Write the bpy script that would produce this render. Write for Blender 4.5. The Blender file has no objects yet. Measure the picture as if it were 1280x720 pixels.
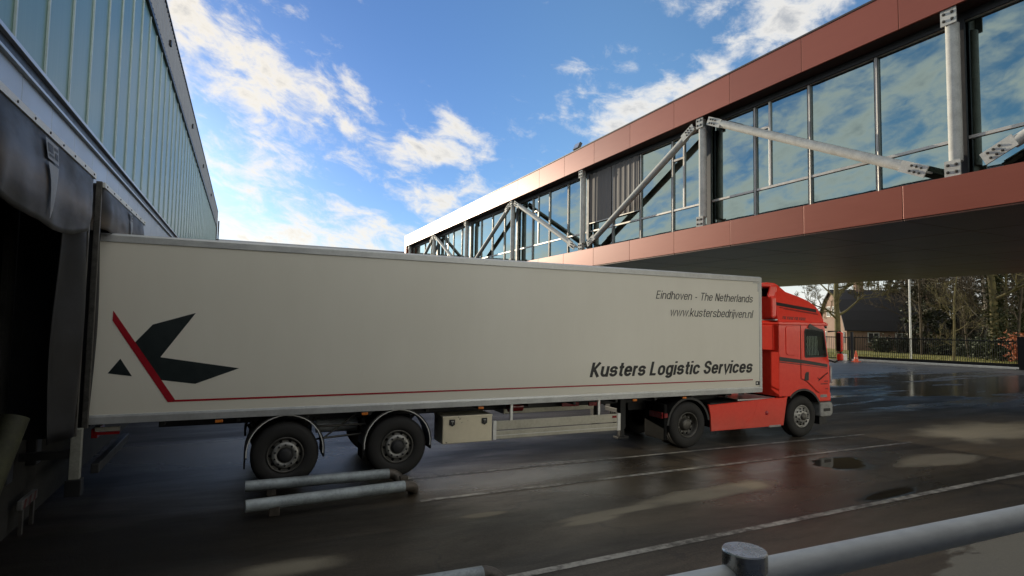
import bpy, bmesh, math, random
from mathutils import Vector, Matrix, noise
sc = bpy.context.scene
COL = sc.collection
R = math.radians
random.seed(7)
SUN_AZ, SUN_EL = -12.0, 10.5            # degrees from +Y towards +X / above the horizon

# ------------------------------------------------------------------ mesh helper
class MB:
    """collects shapes in world coordinates; build() links them as ONE mesh object"""
    def __init__(s): s.v = []; s.f = []; s.sm = []; s.mi = []; s.cur = 0
    def add(s, vs, fs, smooth=False):
        n = len(s.v); s.v += [tuple(p) for p in vs]
        for f in fs: s.f.append(tuple(i + n for i in f)); s.sm.append(smooth); s.mi.append(s.cur)
        return s
    def box(s, x0, x1, y0, y1, z0, z1):
        return s.add([(x0,y0,z0),(x1,y0,z0),(x1,y1,z0),(x0,y1,z0),(x0,y0,z1),(x1,y0,z1),(x1,y1,z1),(x0,y1,z1)],
            [(3,2,1,0),(4,5,6,7),(0,1,5,4),(1,2,6,5),(2,3,7,6),(3,0,4,7)])
    def obox(s, c, ax, ay, az, hx, hy, hz):
        c, ax, ay, az = Vector(c), Vector(ax), Vector(ay), Vector(az)
        vs = [c + ax*hx*i + ay*hy*j + az*hz*k for k in (-1,1) for (i,j) in ((-1,-1),(1,-1),(1,1),(-1,1))]
        return s.add(vs, [(3,2,1,0),(4,5,6,7),(0,1,5,4),(1,2,6,5),(2,3,7,6),(3,0,4,7)])
    def tube(s, pts, r, n=12, caps=True, smooth=True):
        pts = [Vector(p) for p in pts]
        rs = r if isinstance(r, (list, tuple)) else [r]*len(pts)
        vs = []; up = None
        for i, p in enumerate(pts):
            a = pts[max(i-1,0)]; b = pts[min(i+1,len(pts)-1)]
            t = (b-a).normalized()
            if up is None:
                up = Vector((0,0,1)) if abs(t.z) < .9 else Vector((1,0,0))
            u = t.cross(up)
            if u.length < 1e-5: u = t.cross(Vector((0.3,1,0)))
            u.normalize(); w = u.cross(t); up = w
            for k in range(n):
                a_ = 2*math.pi*k/n
                vs.append(p + (u*math.cos(a_) + w*math.sin(a_))*rs[i])
        fs = []
        for i in range(len(pts)-1):
            for k in range(n):
                k2 = (k+1) % n
                fs.append((i*n+k, i*n+k2, (i+1)*n+k2, (i+1)*n+k))
        s.add(vs, fs, smooth)
        if caps:
            m = len(pts)-1
            s.add(vs[:n], [tuple(range(n))[::-1]]); s.add(vs[m*n:], [tuple(range(n))])
        return s
    def lathe(s, prof, c, axis, n=32, smooth=True, caps=False):
        """prof: (radius, offset along axis)"""
        c = Vector(c); ax = Vector(axis).normalized()
        u = ax.cross(Vector((0,0,1)));
        if u.length < 1e-4: u = Vector((1,0,0))
        u.normalize(); w = ax.cross(u)
        vs = [c + ax*o + (u*math.cos(2*math.pi*k/n)+w*math.sin(2*math.pi*k/n))*r for (r,o) in prof for k in range(n)]
        fs = []
        for i in range(len(prof)-1):
            for k in range(n):
                k2=(k+1)%n; fs.append((i*n+k, (i+1)*n+k, (i+1)*n+k2, i*n+k2))
        s.add(vs, fs, smooth)
        if caps:
            m=len(prof)-1
            s.add(vs[:n],[tuple(range(n))]); s.add(vs[m*n:],[tuple(range(n))[::-1]])
        return s
    def prism(s, poly, y0, y1):
        """polygon in X-Z (list of (x,z)) swept along Y"""
        n = len(poly)
        vs = [(x,y0,z) for x,z in poly] + [(x,y1,z) for x,z in poly]
        fs = [tuple(range(n)), tuple(range(2*n-1,n-1,-1))]
        for i in range(n): j=(i+1)%n; fs.append((i,i+n,j+n,j))
        return s.add(vs, fs)
    def prismx(s, poly, x0, x1):
        """polygon in Y-Z swept along X"""
        n = len(poly)
        vs = [(x0,y,z) for y,z in poly] + [(x1,y,z) for y,z in poly]
        fs = [tuple(range(n)), tuple(range(2*n-1,n-1,-1))]
        for i in range(n): j=(i+1)%n; fs.append((i,i+n,j+n,j))
        return s.add(vs, fs)
    def grid(s, fn, nu, nv, smooth=True):
        vs = [fn(i/nu, j/nv) for j in range(nv+1) for i in range(nu+1)]
        fs = [(j*(nu+1)+i, j*(nu+1)+i+1, (j+1)*(nu+1)+i+1, (j+1)*(nu+1)+i) for j in range(nv) for i in range(nu)]
        return s.add(vs, fs, smooth)
    def build(s, name, mat, parent=None, bevel=0, seg=2, recalc=True, origin=None, auto=None):
        if origin is None:
            origin = world_loc(parent) if parent else Vector((0,0,0))
        origin = Vector(origin)
        me = bpy.data.meshes.new(name)
        me.from_pydata([tuple(Vector(p)-origin) for p in s.v], [], s.f)
        me.polygons.foreach_set('use_smooth', s.sm); me.polygons.foreach_set('material_index', s.mi)
        if recalc:
            bm = bmesh.new(); bm.from_mesh(me)
            bmesh.ops.recalc_face_normals(bm, faces=bm.faces); bm.to_mesh(me); bm.free()
        for mt_ in (mat if isinstance(mat,list) else [mat]): me.materials.append(mt_)
        o = bpy.data.objects.new(name, me); COL.objects.link(o)
        if parent:
            o.parent = parent; o.location = origin - world_loc(parent)
        else: o.location = origin
        if bevel:
            b = o.modifiers.new('bevel','BEVEL'); b.width=bevel; b.segments=seg; b.limit_method='ANGLE'; b.angle_limit=R(35)
            b.harden_normals = False
        return o

def world_loc(o):
    v = Vector(o.location)
    while o.parent: o = o.parent; v = v + Vector(o.location)
    return v
def tag(o, label=None, cat=None, group=None, kind=None):
    if label: o['label'] = label
    if cat: o['category'] = cat
    if group: o['group'] = group
    if kind: o['kind'] = kind
    return o
def thing(name, loc, label, cat, group=None):
    o = bpy.data.objects.new(name, None); COL.objects.link(o); o.location = loc; o.empty_display_size = .2
    return tag(o, label, cat, group)
def copy_tree(o, parent=None):
    c = o.copy(); COL.objects.link(c); c.parent = parent
    for ch in list(o.children): copy_tree(ch, c)
    return c

# ------------------------------------------------------------------ materials
def new_mat(name):
    m = bpy.data.materials.new(name); m.use_nodes = True
    nt = m.node_tree; p = nt.nodes['Principled BSDF']
    return m, nt, p
def N(nt, typ, **kw):
    n = nt.nodes.new(typ)
    for k, v in kw.items():
        if k in n.inputs.keys() if hasattr(n.inputs,'keys') else False: n.inputs[k].default_value = v
        else: setattr(n, k, v)
    return n
def math_(nt, op, a, b=None, c=None, clamp=False):
    n = nt.nodes.new('ShaderNodeMath'); n.operation = op; n.use_clamp = clamp
    for i, x in enumerate((a,b,c)):
        if x is None: continue
        if isinstance(x,(int,float)): n.inputs[i].default_value = x
        else: nt.links.new(x, n.inputs[i])
    return n.outputs[0]
def vmath(nt, op, a, b=None):
    n = nt.nodes.new('ShaderNodeVectorMath'); n.operation = op
    for i, x in enumerate((a,b)):
        if x is None: continue
        if isinstance(x,(tuple,Vector)): n.inputs[i].default_value = tuple(x)
        else: nt.links.new(x, n.inputs[i])
    return n.outputs['Value'] if op in ('DOT_PRODUCT','LENGTH','DISTANCE') else n.outputs[0]
def mixc(nt, f, a, b):
    n = nt.nodes.new('ShaderNodeMix'); n.data_type='RGBA'
    for s, x in ((n.inputs[0],f),(n.inputs[6],a),(n.inputs[7],b)):
        if isinstance(x,(int,float)): s.default_value = x
        elif isinstance(x,tuple): s.default_value = (*x,1) if len(x)==3 else x
        else: nt.links.new(x, s)
    return n.outputs[2]
def sstep(nt, x, a, b, lo=0., hi=1.):
    n = nt.nodes.new('ShaderNodeMapRange'); n.interpolation_type='SMOOTHSTEP'
    nt.links.new(x, n.inputs[0])
    for i,v in enumerate((a,b,lo,hi)): n.inputs[i+1].default_value = v
    return n.outputs[0]
def pos(nt): return nt.nodes.new('ShaderNodeNewGeometry').outputs['Position']
def objc(nt): return nt.nodes.new('ShaderNodeTexCoord').outputs['Object']
def noise_(nt, vec, scale, detail=4, rough=.55, stretch=None, dist=0.):
    if stretch:
        vec = vmath(nt,'MULTIPLY',vec,stretch)
    n = nt.nodes.new('ShaderNodeTexNoise'); nt.links.new(vec,n.inputs['Vector'])
    n.inputs['Scale'].default_value=scale; n.inputs['Detail'].default_value=detail
    n.inputs['Roughness'].default_value=rough; n.inputs['Distortion'].default_value=dist
    return n.outputs[0]
def bump(nt, p, h, strength=.2, dist=.02):
    b = nt.nodes.new('ShaderNodeBump'); b.inputs['Strength'].default_value=strength; b.inputs['Distance'].default_value=dist
    nt.links.new(h, b.inputs['Height']); nt.links.new(b.outputs[0], p.inputs['Normal'])

def simple(name, col, rough=.5, metal=0., var=.15, vscale=6., spec=.5, bmp=0., bscale=40., stretch=None, coat=0., world=False):
    """base colour broken up by two noises, roughness too"""
    m, nt, p = new_mat(name)
    v = pos(nt) if world else objc(nt)
    n1 = noise_(nt, v, vscale, 5, .6, stretch)
    n2 = noise_(nt, v, vscale*7, 3, .6, stretch)
    f = math_(nt,'ADD', math_(nt,'MULTIPLY',n1,.65), math_(nt,'MULTIPLY',n2,.35))
    f = sstep(nt, f, .3, .7)
    lo = tuple(c*(1-var) for c in col); hi = tuple(min(1,c*(1+var)) for c in col)
    nt.links.new(mixc(nt,f,lo,hi), p.inputs['Base Color'])
    nt.links.new(math_(nt,'ADD',rough-.08, math_(nt,'MULTIPLY',f,.16)), p.inputs['Roughness'])
    p.inputs['Metallic'].default_value=metal
    p.inputs['Specular IOR Level'].default_value=spec
    p.inputs['Coat Weight'].default_value=coat
    p.inputs['Coat Roughness'].default_value=.08
    if bmp: bump(nt,p,noise_(nt,v,bscale,4,.6,stretch),bmp,.01)
    return m

M = {}
M['black'] = simple('matt_black_plastic',(.012,.012,.013),.5,var=.3)
M['flap'] = simple('rubber_flap',(.012,.012,.012),.85,var=.3,spec=.08)
M['side_board'] = simple('dimmed_white_board',(.10,.10,.095),.7,var=.4)  # board white and stripe red darkened in the colour, standing in for shade
M['side_stripe'] = simple('dimmed_red_stripe',(.07,.010,.010),.7,var=.3)
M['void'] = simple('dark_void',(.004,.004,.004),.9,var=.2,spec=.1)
M['chassis'] = simple('dirty_chassis_paint',(.018,.018,.019),.6,var=.4)
M['tyre'] = simple('tyre_rubber',(.016,.015,.014),.75,var=.35,vscale=5,bmp=.15,bscale=60)
M['steel_dark'] = simple('dull_steel',(.10,.095,.085),.5,.6,var=.35,vscale=9)
M['steel_rim'] = simple('wheel_steel',(.31,.305,.285),.45,.5,var=.3,vscale=12)
M['alu'] = simple('anodised_aluminium',(.60,.60,.585),.38,.7,var=.12,vscale=4)
M['rail_alu'] = simple('trailer_rail_aluminium',(.55,.56,.55),.42,.45,var=.12,vscale=3)
M['side_alu'] = simple('dirty_side_guard_aluminium',(.42,.40,.33),.45,.4,var=.18,vscale=3)
M['inox'] = simple('brushed_stainless',(.66,.60,.46),.34,.55,var=.05,vscale=2)
M['galv'] = simple('galvanised_steel',(.58,.60,.60),.40,.55,var=.18,vscale=7)
M['galv_truss'] = simple('galvanised_truss_tube',(.55,.55,.51),.62,.0,var=.18,spec=.2,vscale=5)  # one even zinc tone for all truss tubes and end plates
M['guide'] = simple('galvanised_guide_pipe',(.30,.335,.345),.48,.25,var=.35,vscale=4)
M['guide_end'] = simple('worn_pipe_end',(.10,.085,.07),.5,.4,var=.4,vscale=8)
M['handrail'] = simple('hazy_galvanised_handrail',(.74,.74,.69),.52,.15,var=.16,vscale=9,stretch=(.35,1,1),bmp=.04,bscale=120)
M['cap'] = simple('cast_steel_cap',(.60,.58,.54),.30,.85,var=.25,vscale=14,bmp=.05,bscale=60)
M['white_trim'] = simple('white_trim',(.72,.72,.68),.45,var=.1)
M['cream_letter'] = simple('black_vinyl_letter',(.010,.010,.011),.4,var=.2)
M['logo_dark'] = simple('anthracite_vinyl',(.016,.023,.023),.4,var=.15)
M['logo_red'] = simple('red_vinyl',(.35,.008,.018),.4,var=.12)
M['truck_black'] = simple('black_vinyl_band',(.010,.010,.010),.35,var=.1)
M['truck_dark_red'] = simple('dark_red_pinstripe',(.16,.005,.004),.35,var=.1)
M['red_light'] = simple('red_lamp_lens',(.22,.008,.010),.2,var=.15,coat=.5)
M['amber'] = simple('amber_lamp_lens',(.75,.22,.03),.3,var=.1)
M['grey_bumper'] = simple('weathered_grey_bumper',(.30,.30,.285),.5,var=.3,vscale=9)
M['headlamp'] = simple('headlamp_lens',(.55,.57,.58),.12,.4,var=.2)
M['dock_concrete'] = simple('darkened_dock_wall',(.035,.034,.031),.9,var=.4,vscale=2,bmp=.2,spec=.2)  # concrete darkened in the colour to deepen the shade at the docks
M['concrete'] = simple('dock_concrete',(.13,.125,.115),.85,var=.3,vscale=2,bmp=.2)
M['bollard'] = simple('faded_yellow_green_bollard',(.045,.046,.022),.7,var=.45,vscale=5)
M['white_post'] = simple('off_white_post',(.26,.26,.22),.55,var=.25,vscale=5)
M['frame_alu'] = simple('window_frame_aluminium',(.58,.55,.50),.40,.4,var=.1)
M['frame_dark'] = simple('dark_frame_gasket',(.02,.02,.021),.5,var=.2)
M['blind'] = simple('grey_roller_blind',(.20,.18,.165),.8,var=.1,stretch=(1,1,.1))
M['interior'] = simple('dim_interior',(.10,.08,.065),.8,var=.25,vscale=1)
M['interior_ceiling'] = simple('dim_ceiling',(.32,.33,.30),.8,var=.08,vscale=1)
M['soffit_dark'] = simple('dark_soffit',(.035,.018,.014),.5,var=.15)
M['gate'] = simple('black_powder_coat',(.010,.011,.013),.45,var=.2)
M['post_grey'] = simple('grey_fence_post',(.05,.055,.065),.5,var=.2)
M['kerb'] = simple('white_track_beam',(.86,.86,.82),.6,var=.12,vscale=2)
M['cone'] = simple('orange_cone',(.75,.10,.03),.5,var=.12)
M['pole'] = simple('white_flagpole',(.82,.82,.78),.4,var=.08)
M['bark'] = simple('mossy_bark',(.085,.066,.042),.9,var=.45,vscale=1.2,bmp=.4,bscale=12)
M['bark_green'] = simple('green_mossy_bark',(.15,.128,.055),.9,var=.4,vscale=1.1,bmp=.4,bscale=10)
M['bark_dark'] = simple('dark_bark',(.05,.040,.028),.9,var=.4,vscale=1.2,bmp=.3,bscale=12)
M['bark_pale'] = simple('pale_birch_bark',(.34,.30,.25),.8,var=.45,vscale=1.5)
M['roof_tile'] = simple('dark_roof_tile',(.017,.016,.017),.7,var=.35,vscale=1.5)
M['mud'] = simple('black_mudguard',(.020,.020,.020),.45,var=.25)

def leaf_mat(name, c1, c2, c3):
    m, nt, p = new_mat(name)
    v = pos(nt)
    f = sstep(nt, noise_(nt, v, .7, 4, .6), .3, .7)
    g = nt.nodes.new('ShaderNodeTexWhiteNoise'); g.noise_dimensions='3D'
    nt.links.new(vmath(nt,'SNAP',v,(.35,.35,.35)), g.inputs[0])
    nt.links.new(mixc(nt, math_(nt,'MULTIPLY',g.outputs[0],.6), mixc(nt,f,c1,c2), c3), p.inputs['Base Color'])
    p.inputs['Roughness'].default_value=.6; p.inputs['Specular IOR Level'].default_value=.3
    return m
M['ivy'] = leaf_mat('ivy_leaves',(.022,.030,.009),(.055,.065,.018),(.08,.085,.03))
M['conifer'] = leaf_mat('conifer_needles',(.018,.026,.013),(.040,.050,.022),(.075,.078,.034))
M['laurel'] = leaf_mat('laurel_leaves',(.016,.024,.010),(.045,.058,.022),(.07,.085,.04))
M['beech'] = leaf_mat('copper_beech_leaves',(.34,.10,.045),(.55,.20,.10),(.66,.33,.20))
M['wood_mass'] = leaf_mat('brown_wood_mass',(.022,.019,.012),(.050,.040,.024),(.10,.076,.046))
M['grass'] = leaf_mat('winter_grass',(.22,.235,.05),(.31,.295,.08),(.36,.30,.12))

# --- trailer paint: cream white, very soft grime
def m_trailer():
    m, nt, p = new_mat('cream_trailer_panel')
    v = pos(nt)
    a = noise_(nt, v, .55, 4, .5, (1,1,.6)); b = noise_(nt, v, 5, 4, .6, (1,1,.25)); c = noise_(nt, v, 1.3, 5, .65, (1,1,.12))
    f = sstep(nt, math_(nt,'ADD',math_(nt,'MULTIPLY',a,.55),math_(nt,'ADD',math_(nt,'MULTIPLY',b,.2),math_(nt,'MULTIPLY',c,.25))), .3,.7)
    sep = nt.nodes.new('ShaderNodeSeparateXYZ'); nt.links.new(v,sep.inputs[0])
    # road film: a little darker at the foot of the panel
    lowgrime = math_(nt,'MULTIPLY', sstep(nt, sep.outputs[2], 2.1, 1.15), .35)
    f2 = math_(nt,'ADD', math_(nt,'MULTIPLY',math_(nt,'SUBTRACT',1.,f),.30), math_(nt,'MULTIPLY',lowgrime,math_(nt,'ADD',.5,b)), clamp=True)
    nt.links.new(mixc(nt, f2, (.83,.80,.70),(.66,.625,.52)), p.inputs['Base Color'])
    nt.links.new(math_(nt,'ADD',.34,math_(nt,'MULTIPLY',f2,.3)), p.inputs['Roughness'])
    bump(nt,p,noise_(nt,v,.9,2,.5),.05,.03)
    return m
M['trailer'] = m_trailer()

def m_red():
    m, nt, p = new_mat('red_truck_paint')
    v = pos(nt)
    sep = nt.nodes.new('ShaderNodeSeparateXYZ'); nt.links.new(v,sep.inputs[0])
    n = noise_(nt, v, 2.2, 5, .65); n2 = noise_(nt,v,9,4,.6)
    grime = math_(nt,'MULTIPLY', sstep(nt, sep.outputs[2], 1.25, .3), math_(nt,'ADD',.25,math_(nt,'MULTIPLY',n,.8)), clamp=True)
    base = mixc(nt, sstep(nt,n2,.35,.7), (.93,.040,.018),(.96,.055,.026))
    nt.links.new(mixc(nt, math_(nt,'MULTIPLY',grime,.55), base, (.30,.10,.06)), p.inputs['Base Color'])
    nt.links.new(math_(nt,'ADD',.30,math_(nt,'MULTIPLY',grime,.4)), p.inputs['Roughness'])
    p.inputs['Coat Weight'].default_value=.35; p.inputs['Coat Roughness'].default_value=.06
    return m
M['red'] = m_red()

def m_fascia(name, joint=3.233, off=10.11):
    m, nt, p = new_mat(name)
    v = pos(nt)
    sep = nt.nodes.new('ShaderNodeSeparateXYZ'); nt.links.new(v,sep.inputs[0])
    cell = math_(nt,'FLOOR',math_(nt,'DIVIDE',math_(nt,'SUBTRACT',sep.outputs[1],off),joint))
    w = nt.nodes.new('ShaderNodeTexWhiteNoise'); w.noise_dimensions='1D'; nt.links.new(cell,w.inputs['W'])
    n = noise_(nt, v, 3, 5, .65, (1,.25,6)); n2 = noise_(nt, v, .5, 3, .5)
    f = math_(nt,'ADD',math_(nt,'MULTIPLY',w.outputs[0],.55),math_(nt,'ADD',math_(nt,'MULTIPLY',n,.40),math_(nt,'MULTIPLY',n2,.2)),clamp=True)
    nt.links.new(mixc(nt,f,(.235,.058,.034),(.335,.088,.052)),p.inputs['Base Color'])
    p.inputs['Metallic'].default_value=.25
    nt.links.new(math_(nt,'ADD',.34,math_(nt,'MULTIPLY',n,.16)),p.inputs['Roughness'])
    p.inputs['Specular IOR Level'].default_value=.5
    return m
M['fascia'] = m_fascia('copper_red_cladding')

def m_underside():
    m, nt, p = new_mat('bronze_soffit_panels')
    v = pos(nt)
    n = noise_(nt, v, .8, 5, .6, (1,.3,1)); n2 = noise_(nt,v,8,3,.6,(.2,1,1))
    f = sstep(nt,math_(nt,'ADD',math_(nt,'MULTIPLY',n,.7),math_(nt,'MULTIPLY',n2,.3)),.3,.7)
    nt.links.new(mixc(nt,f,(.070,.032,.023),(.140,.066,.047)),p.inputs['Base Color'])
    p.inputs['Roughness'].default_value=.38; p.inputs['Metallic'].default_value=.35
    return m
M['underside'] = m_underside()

def m_poly():
    """greenish translucent multiwall sheet: faint vertical flutes, weathering"""
    m, nt, p = new_mat('teal_translucent_sheet')
    v = pos(nt)
    n = noise_(nt, v, .5, 4, .55, (1,1,.5)); n2 = noise_(nt, v, 9, 3, .6, (1,1,.04))
    sep = nt.nodes.new('ShaderNodeSeparateXYZ'); nt.links.new(v,sep.inputs[0])
    cell = math_(nt,'FLOOR',math_(nt,'DIVIDE',sep.outputs[1],1.13))
    w = nt.nodes.new('ShaderNodeTexWhiteNoise'); w.noise_dimensions='1D'; nt.links.new(cell,w.inputs['W'])
    f = math_(nt,'ADD',math_(nt,'MULTIPLY',n,.45),math_(nt,'ADD',math_(nt,'MULTIPLY',n2,.35),math_(nt,'MULTIPLY',w.outputs[0],.25)))
    f = sstep(nt,f,.25,.8)
    nt.links.new(mixc(nt,f,(.105,.225,.18),(.17,.30,.25)),p.inputs['Base Color'])
    p.inputs['Roughness'].default_value=.35; p.inputs['Coat Weight'].default_value=.15; p.inputs['Coat Roughness'].default_value=.15
    bump(nt,p,n2,.12,.02)
    return m
M['poly'] = m_poly()
M['parapet'] = simple('grey_blue_sheet_metal',(.26,.28,.32),.45,.3,var=.15,vscale=2,world=True)
M['parapet_dark'] = simple('dark_metal_edge',(.02,.022,.028),.4,.5,var=.15)
M['band'] = simple('pale_blue_grey_panel',(.42,.47,.53),.40,.35,var=.08,vscale=1.5,world=True)
M['strip'] = simple('silver_profile',(.50,.52,.54),.38,.6,var=.1,vscale=3)
M['alu_rib'] = simple('silver_glazing_bar',(.52,.64,.67),.5,.05,var=.12,vscale=3)

def m_rubber():
    m, nt, p = new_mat('worn_black_rubber_curtain')
    v = pos(nt)
    n = noise_(nt, v, 1.6, 6, .7, (1,.45,1.)); n2 = noise_(nt, v, 4, 5, .65, (1,.4,1.)); n3 = noise_(nt,v,.9,3,.5)
    f = sstep(nt,math_(nt,'ADD',math_(nt,'MULTIPLY',n,.5),math_(nt,'ADD',math_(nt,'MULTIPLY',n2,.25),math_(nt,'MULTIPLY',n3,.25))),.42,.68)
    sep = nt.nodes.new('ShaderNodeSeparateXYZ'); nt.links.new(v,sep.inputs[0])
    # scuffed brownish belt where trailer roofs rub
    belt = math_(nt,'MULTIPLY', math_(nt,'SUBTRACT',1.,math_(nt,'ABSOLUTE',math_(nt,'MULTIPLY',math_(nt,'SUBTRACT',sep.outputs[2],math_(nt,'ADD',4.0,math_(nt,'MULTIPLY',n3,.25))),5.)),clamp=True), n, clamp=True)
    c = mixc(nt,f,(.014,.014,.015),(.040,.040,.042))
    p.inputs['Specular IOR Level'].default_value=.32
    nt.links.new(mixc(nt,math_(nt,'MULTIPLY',belt,1.),c,(.17,.135,.10)),p.inputs['Base Color'])
    nt.links.new(math_(nt,'ADD',.46,math_(nt,'MULTIPLY',f,.25)),p.inputs['Roughness'])
    bump(nt,p,n2,.10,.02)
    return m
M['rubber'] = m_rubber()
M['pennant'] = simple('faded_grey_print',(.30,.31,.32),.6,var=.2,vscale=8)
M['pennant_dark'] = simple('dark_print',(.045,.045,.05),.6,var=.2)

def m_glass(name, tint, refl=(.80,.93,1.0), base=.16, ior=1.9, edge=None):
    m = bpy.data.materials.new(name); m.use_nodes=True; nt=m.node_tree; nt.nodes.clear()
    out = nt.nodes.new('ShaderNodeOutputMaterial')
    g = nt.nodes.new('ShaderNodeBsdfGlossy'); g.inputs['Color'].default_value=(*refl,1); g.inputs['Roughness'].default_value=.015
    t = nt.nodes.new('ShaderNodeBsdfTransparent'); t.inputs['Color'].default_value=(*tint,1)
    fr = nt.nodes.new('ShaderNodeFresnel'); fr.inputs['IOR'].default_value=ior
    f = math_(nt,'ADD',base,math_(nt,'MULTIPLY',fr.outputs[0],1.0),clamp=True)
    if edge: nt.links.new(mixc(nt,sstep(nt,fr.outputs[0],.10,.55),refl,edge),g.inputs['Color'])
    mx = nt.nodes.new('ShaderNodeMixShader'); nt.links.new(f,mx.inputs[0]); nt.links.new(t.outputs[0],mx.inputs[1]); nt.links.new(g.outputs[0],mx.inputs[2])
    b = nt.nodes.new('ShaderNodeBump'); b.inputs['Strength'].default_value=.05; b.inputs['Distance'].default_value=.02
    nt.links.new(noise_(nt,pos(nt),.8,2,.5),b.inputs['Height']); nt.links.new(b.outputs[0],g.inputs['Normal'])
    nt.links.new(mx.outputs[0],out.inputs[0])
    return m
M['glass'] = m_glass('coated_blue_glass',(.25,.33,.32),(.46,.585,.555),.54,1.9,(1.,1.,.96))
M['cab_glass'] = m_glass('cab_window_glass',(.75,.80,.78),(.55,.60,.60),.0,1.45)

def m_brick():
    m, nt, p = new_mat('pinkish_brick')
    b = nt.nodes.new('ShaderNodeTexBrick'); b.inputs['Scale'].default_value=5.
    v = objc(nt); nt.links.new(v,b.inputs['Vector'])
    b.inputs['Color1'].default_value=(.34,.215,.155,1); b.inputs['Color2'].default_value=(.40,.27,.20,1); b.inputs['Mortar'].default_value=(.32,.26,.21,1)
    nt.links.new(mixc(nt,noise_(nt,v,.8,4),b.outputs[0],(.26,.16,.12)),p.inputs['Base Color']); p.inputs['Roughness'].default_value=.85
    return m
M['brick'] = m_brick()

# --- wet yard
def ell(nt, v, cx, cy, rx, ry, rot=0, wob=None, soft=.3, amt=.5):
    """soft elliptical mask round a place on the yard, its edge frayed by noise"""
    d = vmath(nt,'SUBTRACT',v,(cx,cy,0))
    c,s = math.cos(R(rot)), math.sin(R(rot))
    a = math_(nt,'DIVIDE',vmath(nt,'DOT_PRODUCT',d,(c,s,0)),rx); b = math_(nt,'DIVIDE',vmath(nt,'DOT_PRODUCT',d,(-s,c,0)),ry)
    q = math_(nt,'SQRT',math_(nt,'ADD',math_(nt,'MULTIPLY',a,a),math_(nt,'MULTIPLY',b,b)))
    if wob is not None: q = math_(nt,'ADD',q,math_(nt,'MULTIPLY',math_(nt,'SUBTRACT',wob,.5),amt*2))
    return sstep(nt,q,1+soft*.5,1-soft*.5)
def vmax(nt, lst):
    r = lst[0]
    for x in lst[1:]: r = math_(nt,'MAXIMUM',r,x)
    return r
def m_yard():
    m, nt, p = new_mat('wet_asphalt_yard')
    v = pos(nt)
    sep = nt.nodes.new('ShaderNodeSeparateXYZ'); nt.links.new(v,sep.inputs[0]); X,Y = sep.outputs[0],sep.outputs[1]
    big = noise_(nt,v,.11,5,.55,(.6,1.2,1)); mid = noise_(nt,v,.5,6,.62,(.35,1.3,1),.4); wob = noise_(nt,v,1.1,6,.6,(.55,1.3,1)); fine = noise_(nt,v,22,4,.7); grit = noise_(nt,v,150,2,.7)
    track = noise_(nt,v,.9,4,.6,(.06,1.6,1))
    f = math_(nt,'ADD',math_(nt,'MULTIPLY',mid,.5),math_(nt,'ADD',math_(nt,'MULTIPLY',big,.2),math_(nt,'ADD',math_(nt,'MULTIPLY',track,.2),math_(nt,'MULTIPLY',math_(nt,'SUBTRACT',fine,.30),.25))))
    col = mixc(nt,sstep(nt,f,.38,.60),(.016,.0125,.0085),(.112,.086,.056))
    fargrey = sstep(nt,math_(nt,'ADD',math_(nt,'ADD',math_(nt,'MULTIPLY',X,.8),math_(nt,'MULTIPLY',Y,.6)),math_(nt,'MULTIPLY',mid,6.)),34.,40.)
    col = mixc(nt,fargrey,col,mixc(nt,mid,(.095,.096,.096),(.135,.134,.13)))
    col = mixc(nt,math_(nt,'MULTIPLY',sstep(nt,grit,.58,.70),.6),col,(.12,.11,.10))
    gr2 = noise_(nt,v,46,3,.75)
    col = mixc(nt,math_(nt,'MULTIPLY',sstep(nt,gr2,.42,.62),.45),mixc(nt,.35,col,(.006,.005,.004)),mixc(nt,.22,col,(.17,.14,.105)))
    vo = nt.nodes.new('ShaderNodeTexVoronoi'); vo.feature='DISTANCE_TO_EDGE'; vo.inputs['Scale'].default_value=.30
    wv = nt.nodes.new('ShaderNodeTexNoise'); wv.inputs['Scale'].default_value=1.3; wv.inputs['Detail'].default_value=6; nt.links.new(v,wv.inputs['Vector'])
    nt.links.new(vmath(nt,'ADD',v,vmath(nt,'MULTIPLY',wv.outputs['Color'],(1.6,1.6,0))),vo.inputs['Vector'])
    crack = math_(nt,'MULTIPLY',sstep(nt,vo.outputs['Distance'],.012,.002),sstep(nt,big,.47,.56))
    col = mixc(nt,math_(nt,'MULTIPLY',crack,.75),col,(.006,.005,.004))
    trk = math_(nt,'MULTIPLY',sstep(nt,noise_(nt,v,1.0,3,.55,(.035,1.25,1),.3),.52,.64),.5)
    col = mixc(nt,trk,col,(.010,.009,.0075))
    left_shade = sstep(nt,math_(nt,'ADD',math_(nt,'ADD',X,math_(nt,'MULTIPLY',mid,5.)),math_(nt,'MULTIPLY',Y,-.25)),5.5,-.5)  # painted shade: darkens the left foreground colour and mutes its specular
    col = mixc(nt,math_(nt,'MULTIPLY',left_shade,.72),col,(.006,.0055,.005))
    # dry, silty patches
    dirt = vmax(nt,[ell(nt,v,7.2,7.5,1.7,.26,3,wob,.55,.95), ell(nt,v,5.2,7.3,1.1,.12,5,wob,.5,.9), ell(nt,v,13.7,7.55,1.2,.40,2,wob,.6,.9), ell(nt,v,19,9.2,2.2,.9,5,wob,1.,1.), ell(nt,v,4.6,7.1,.5,.10,3,wob,.5,.6), ell(nt,v,.55,7.05,.5,.20,0,wob,1.1,1.1), ell(nt,v,3.3,7.9,.35,.10,0,wob,.5,.6), ell(nt,v,9.0,13.0,1.0,.6,0,wob,.5,.6)])
    col = mixc(nt,math_(nt,'MULTIPLY',dirt,math_(nt,'ADD',.25,math_(nt,'MULTIPLY',mid,.9))),col,(.27,.24,.175))
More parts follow.
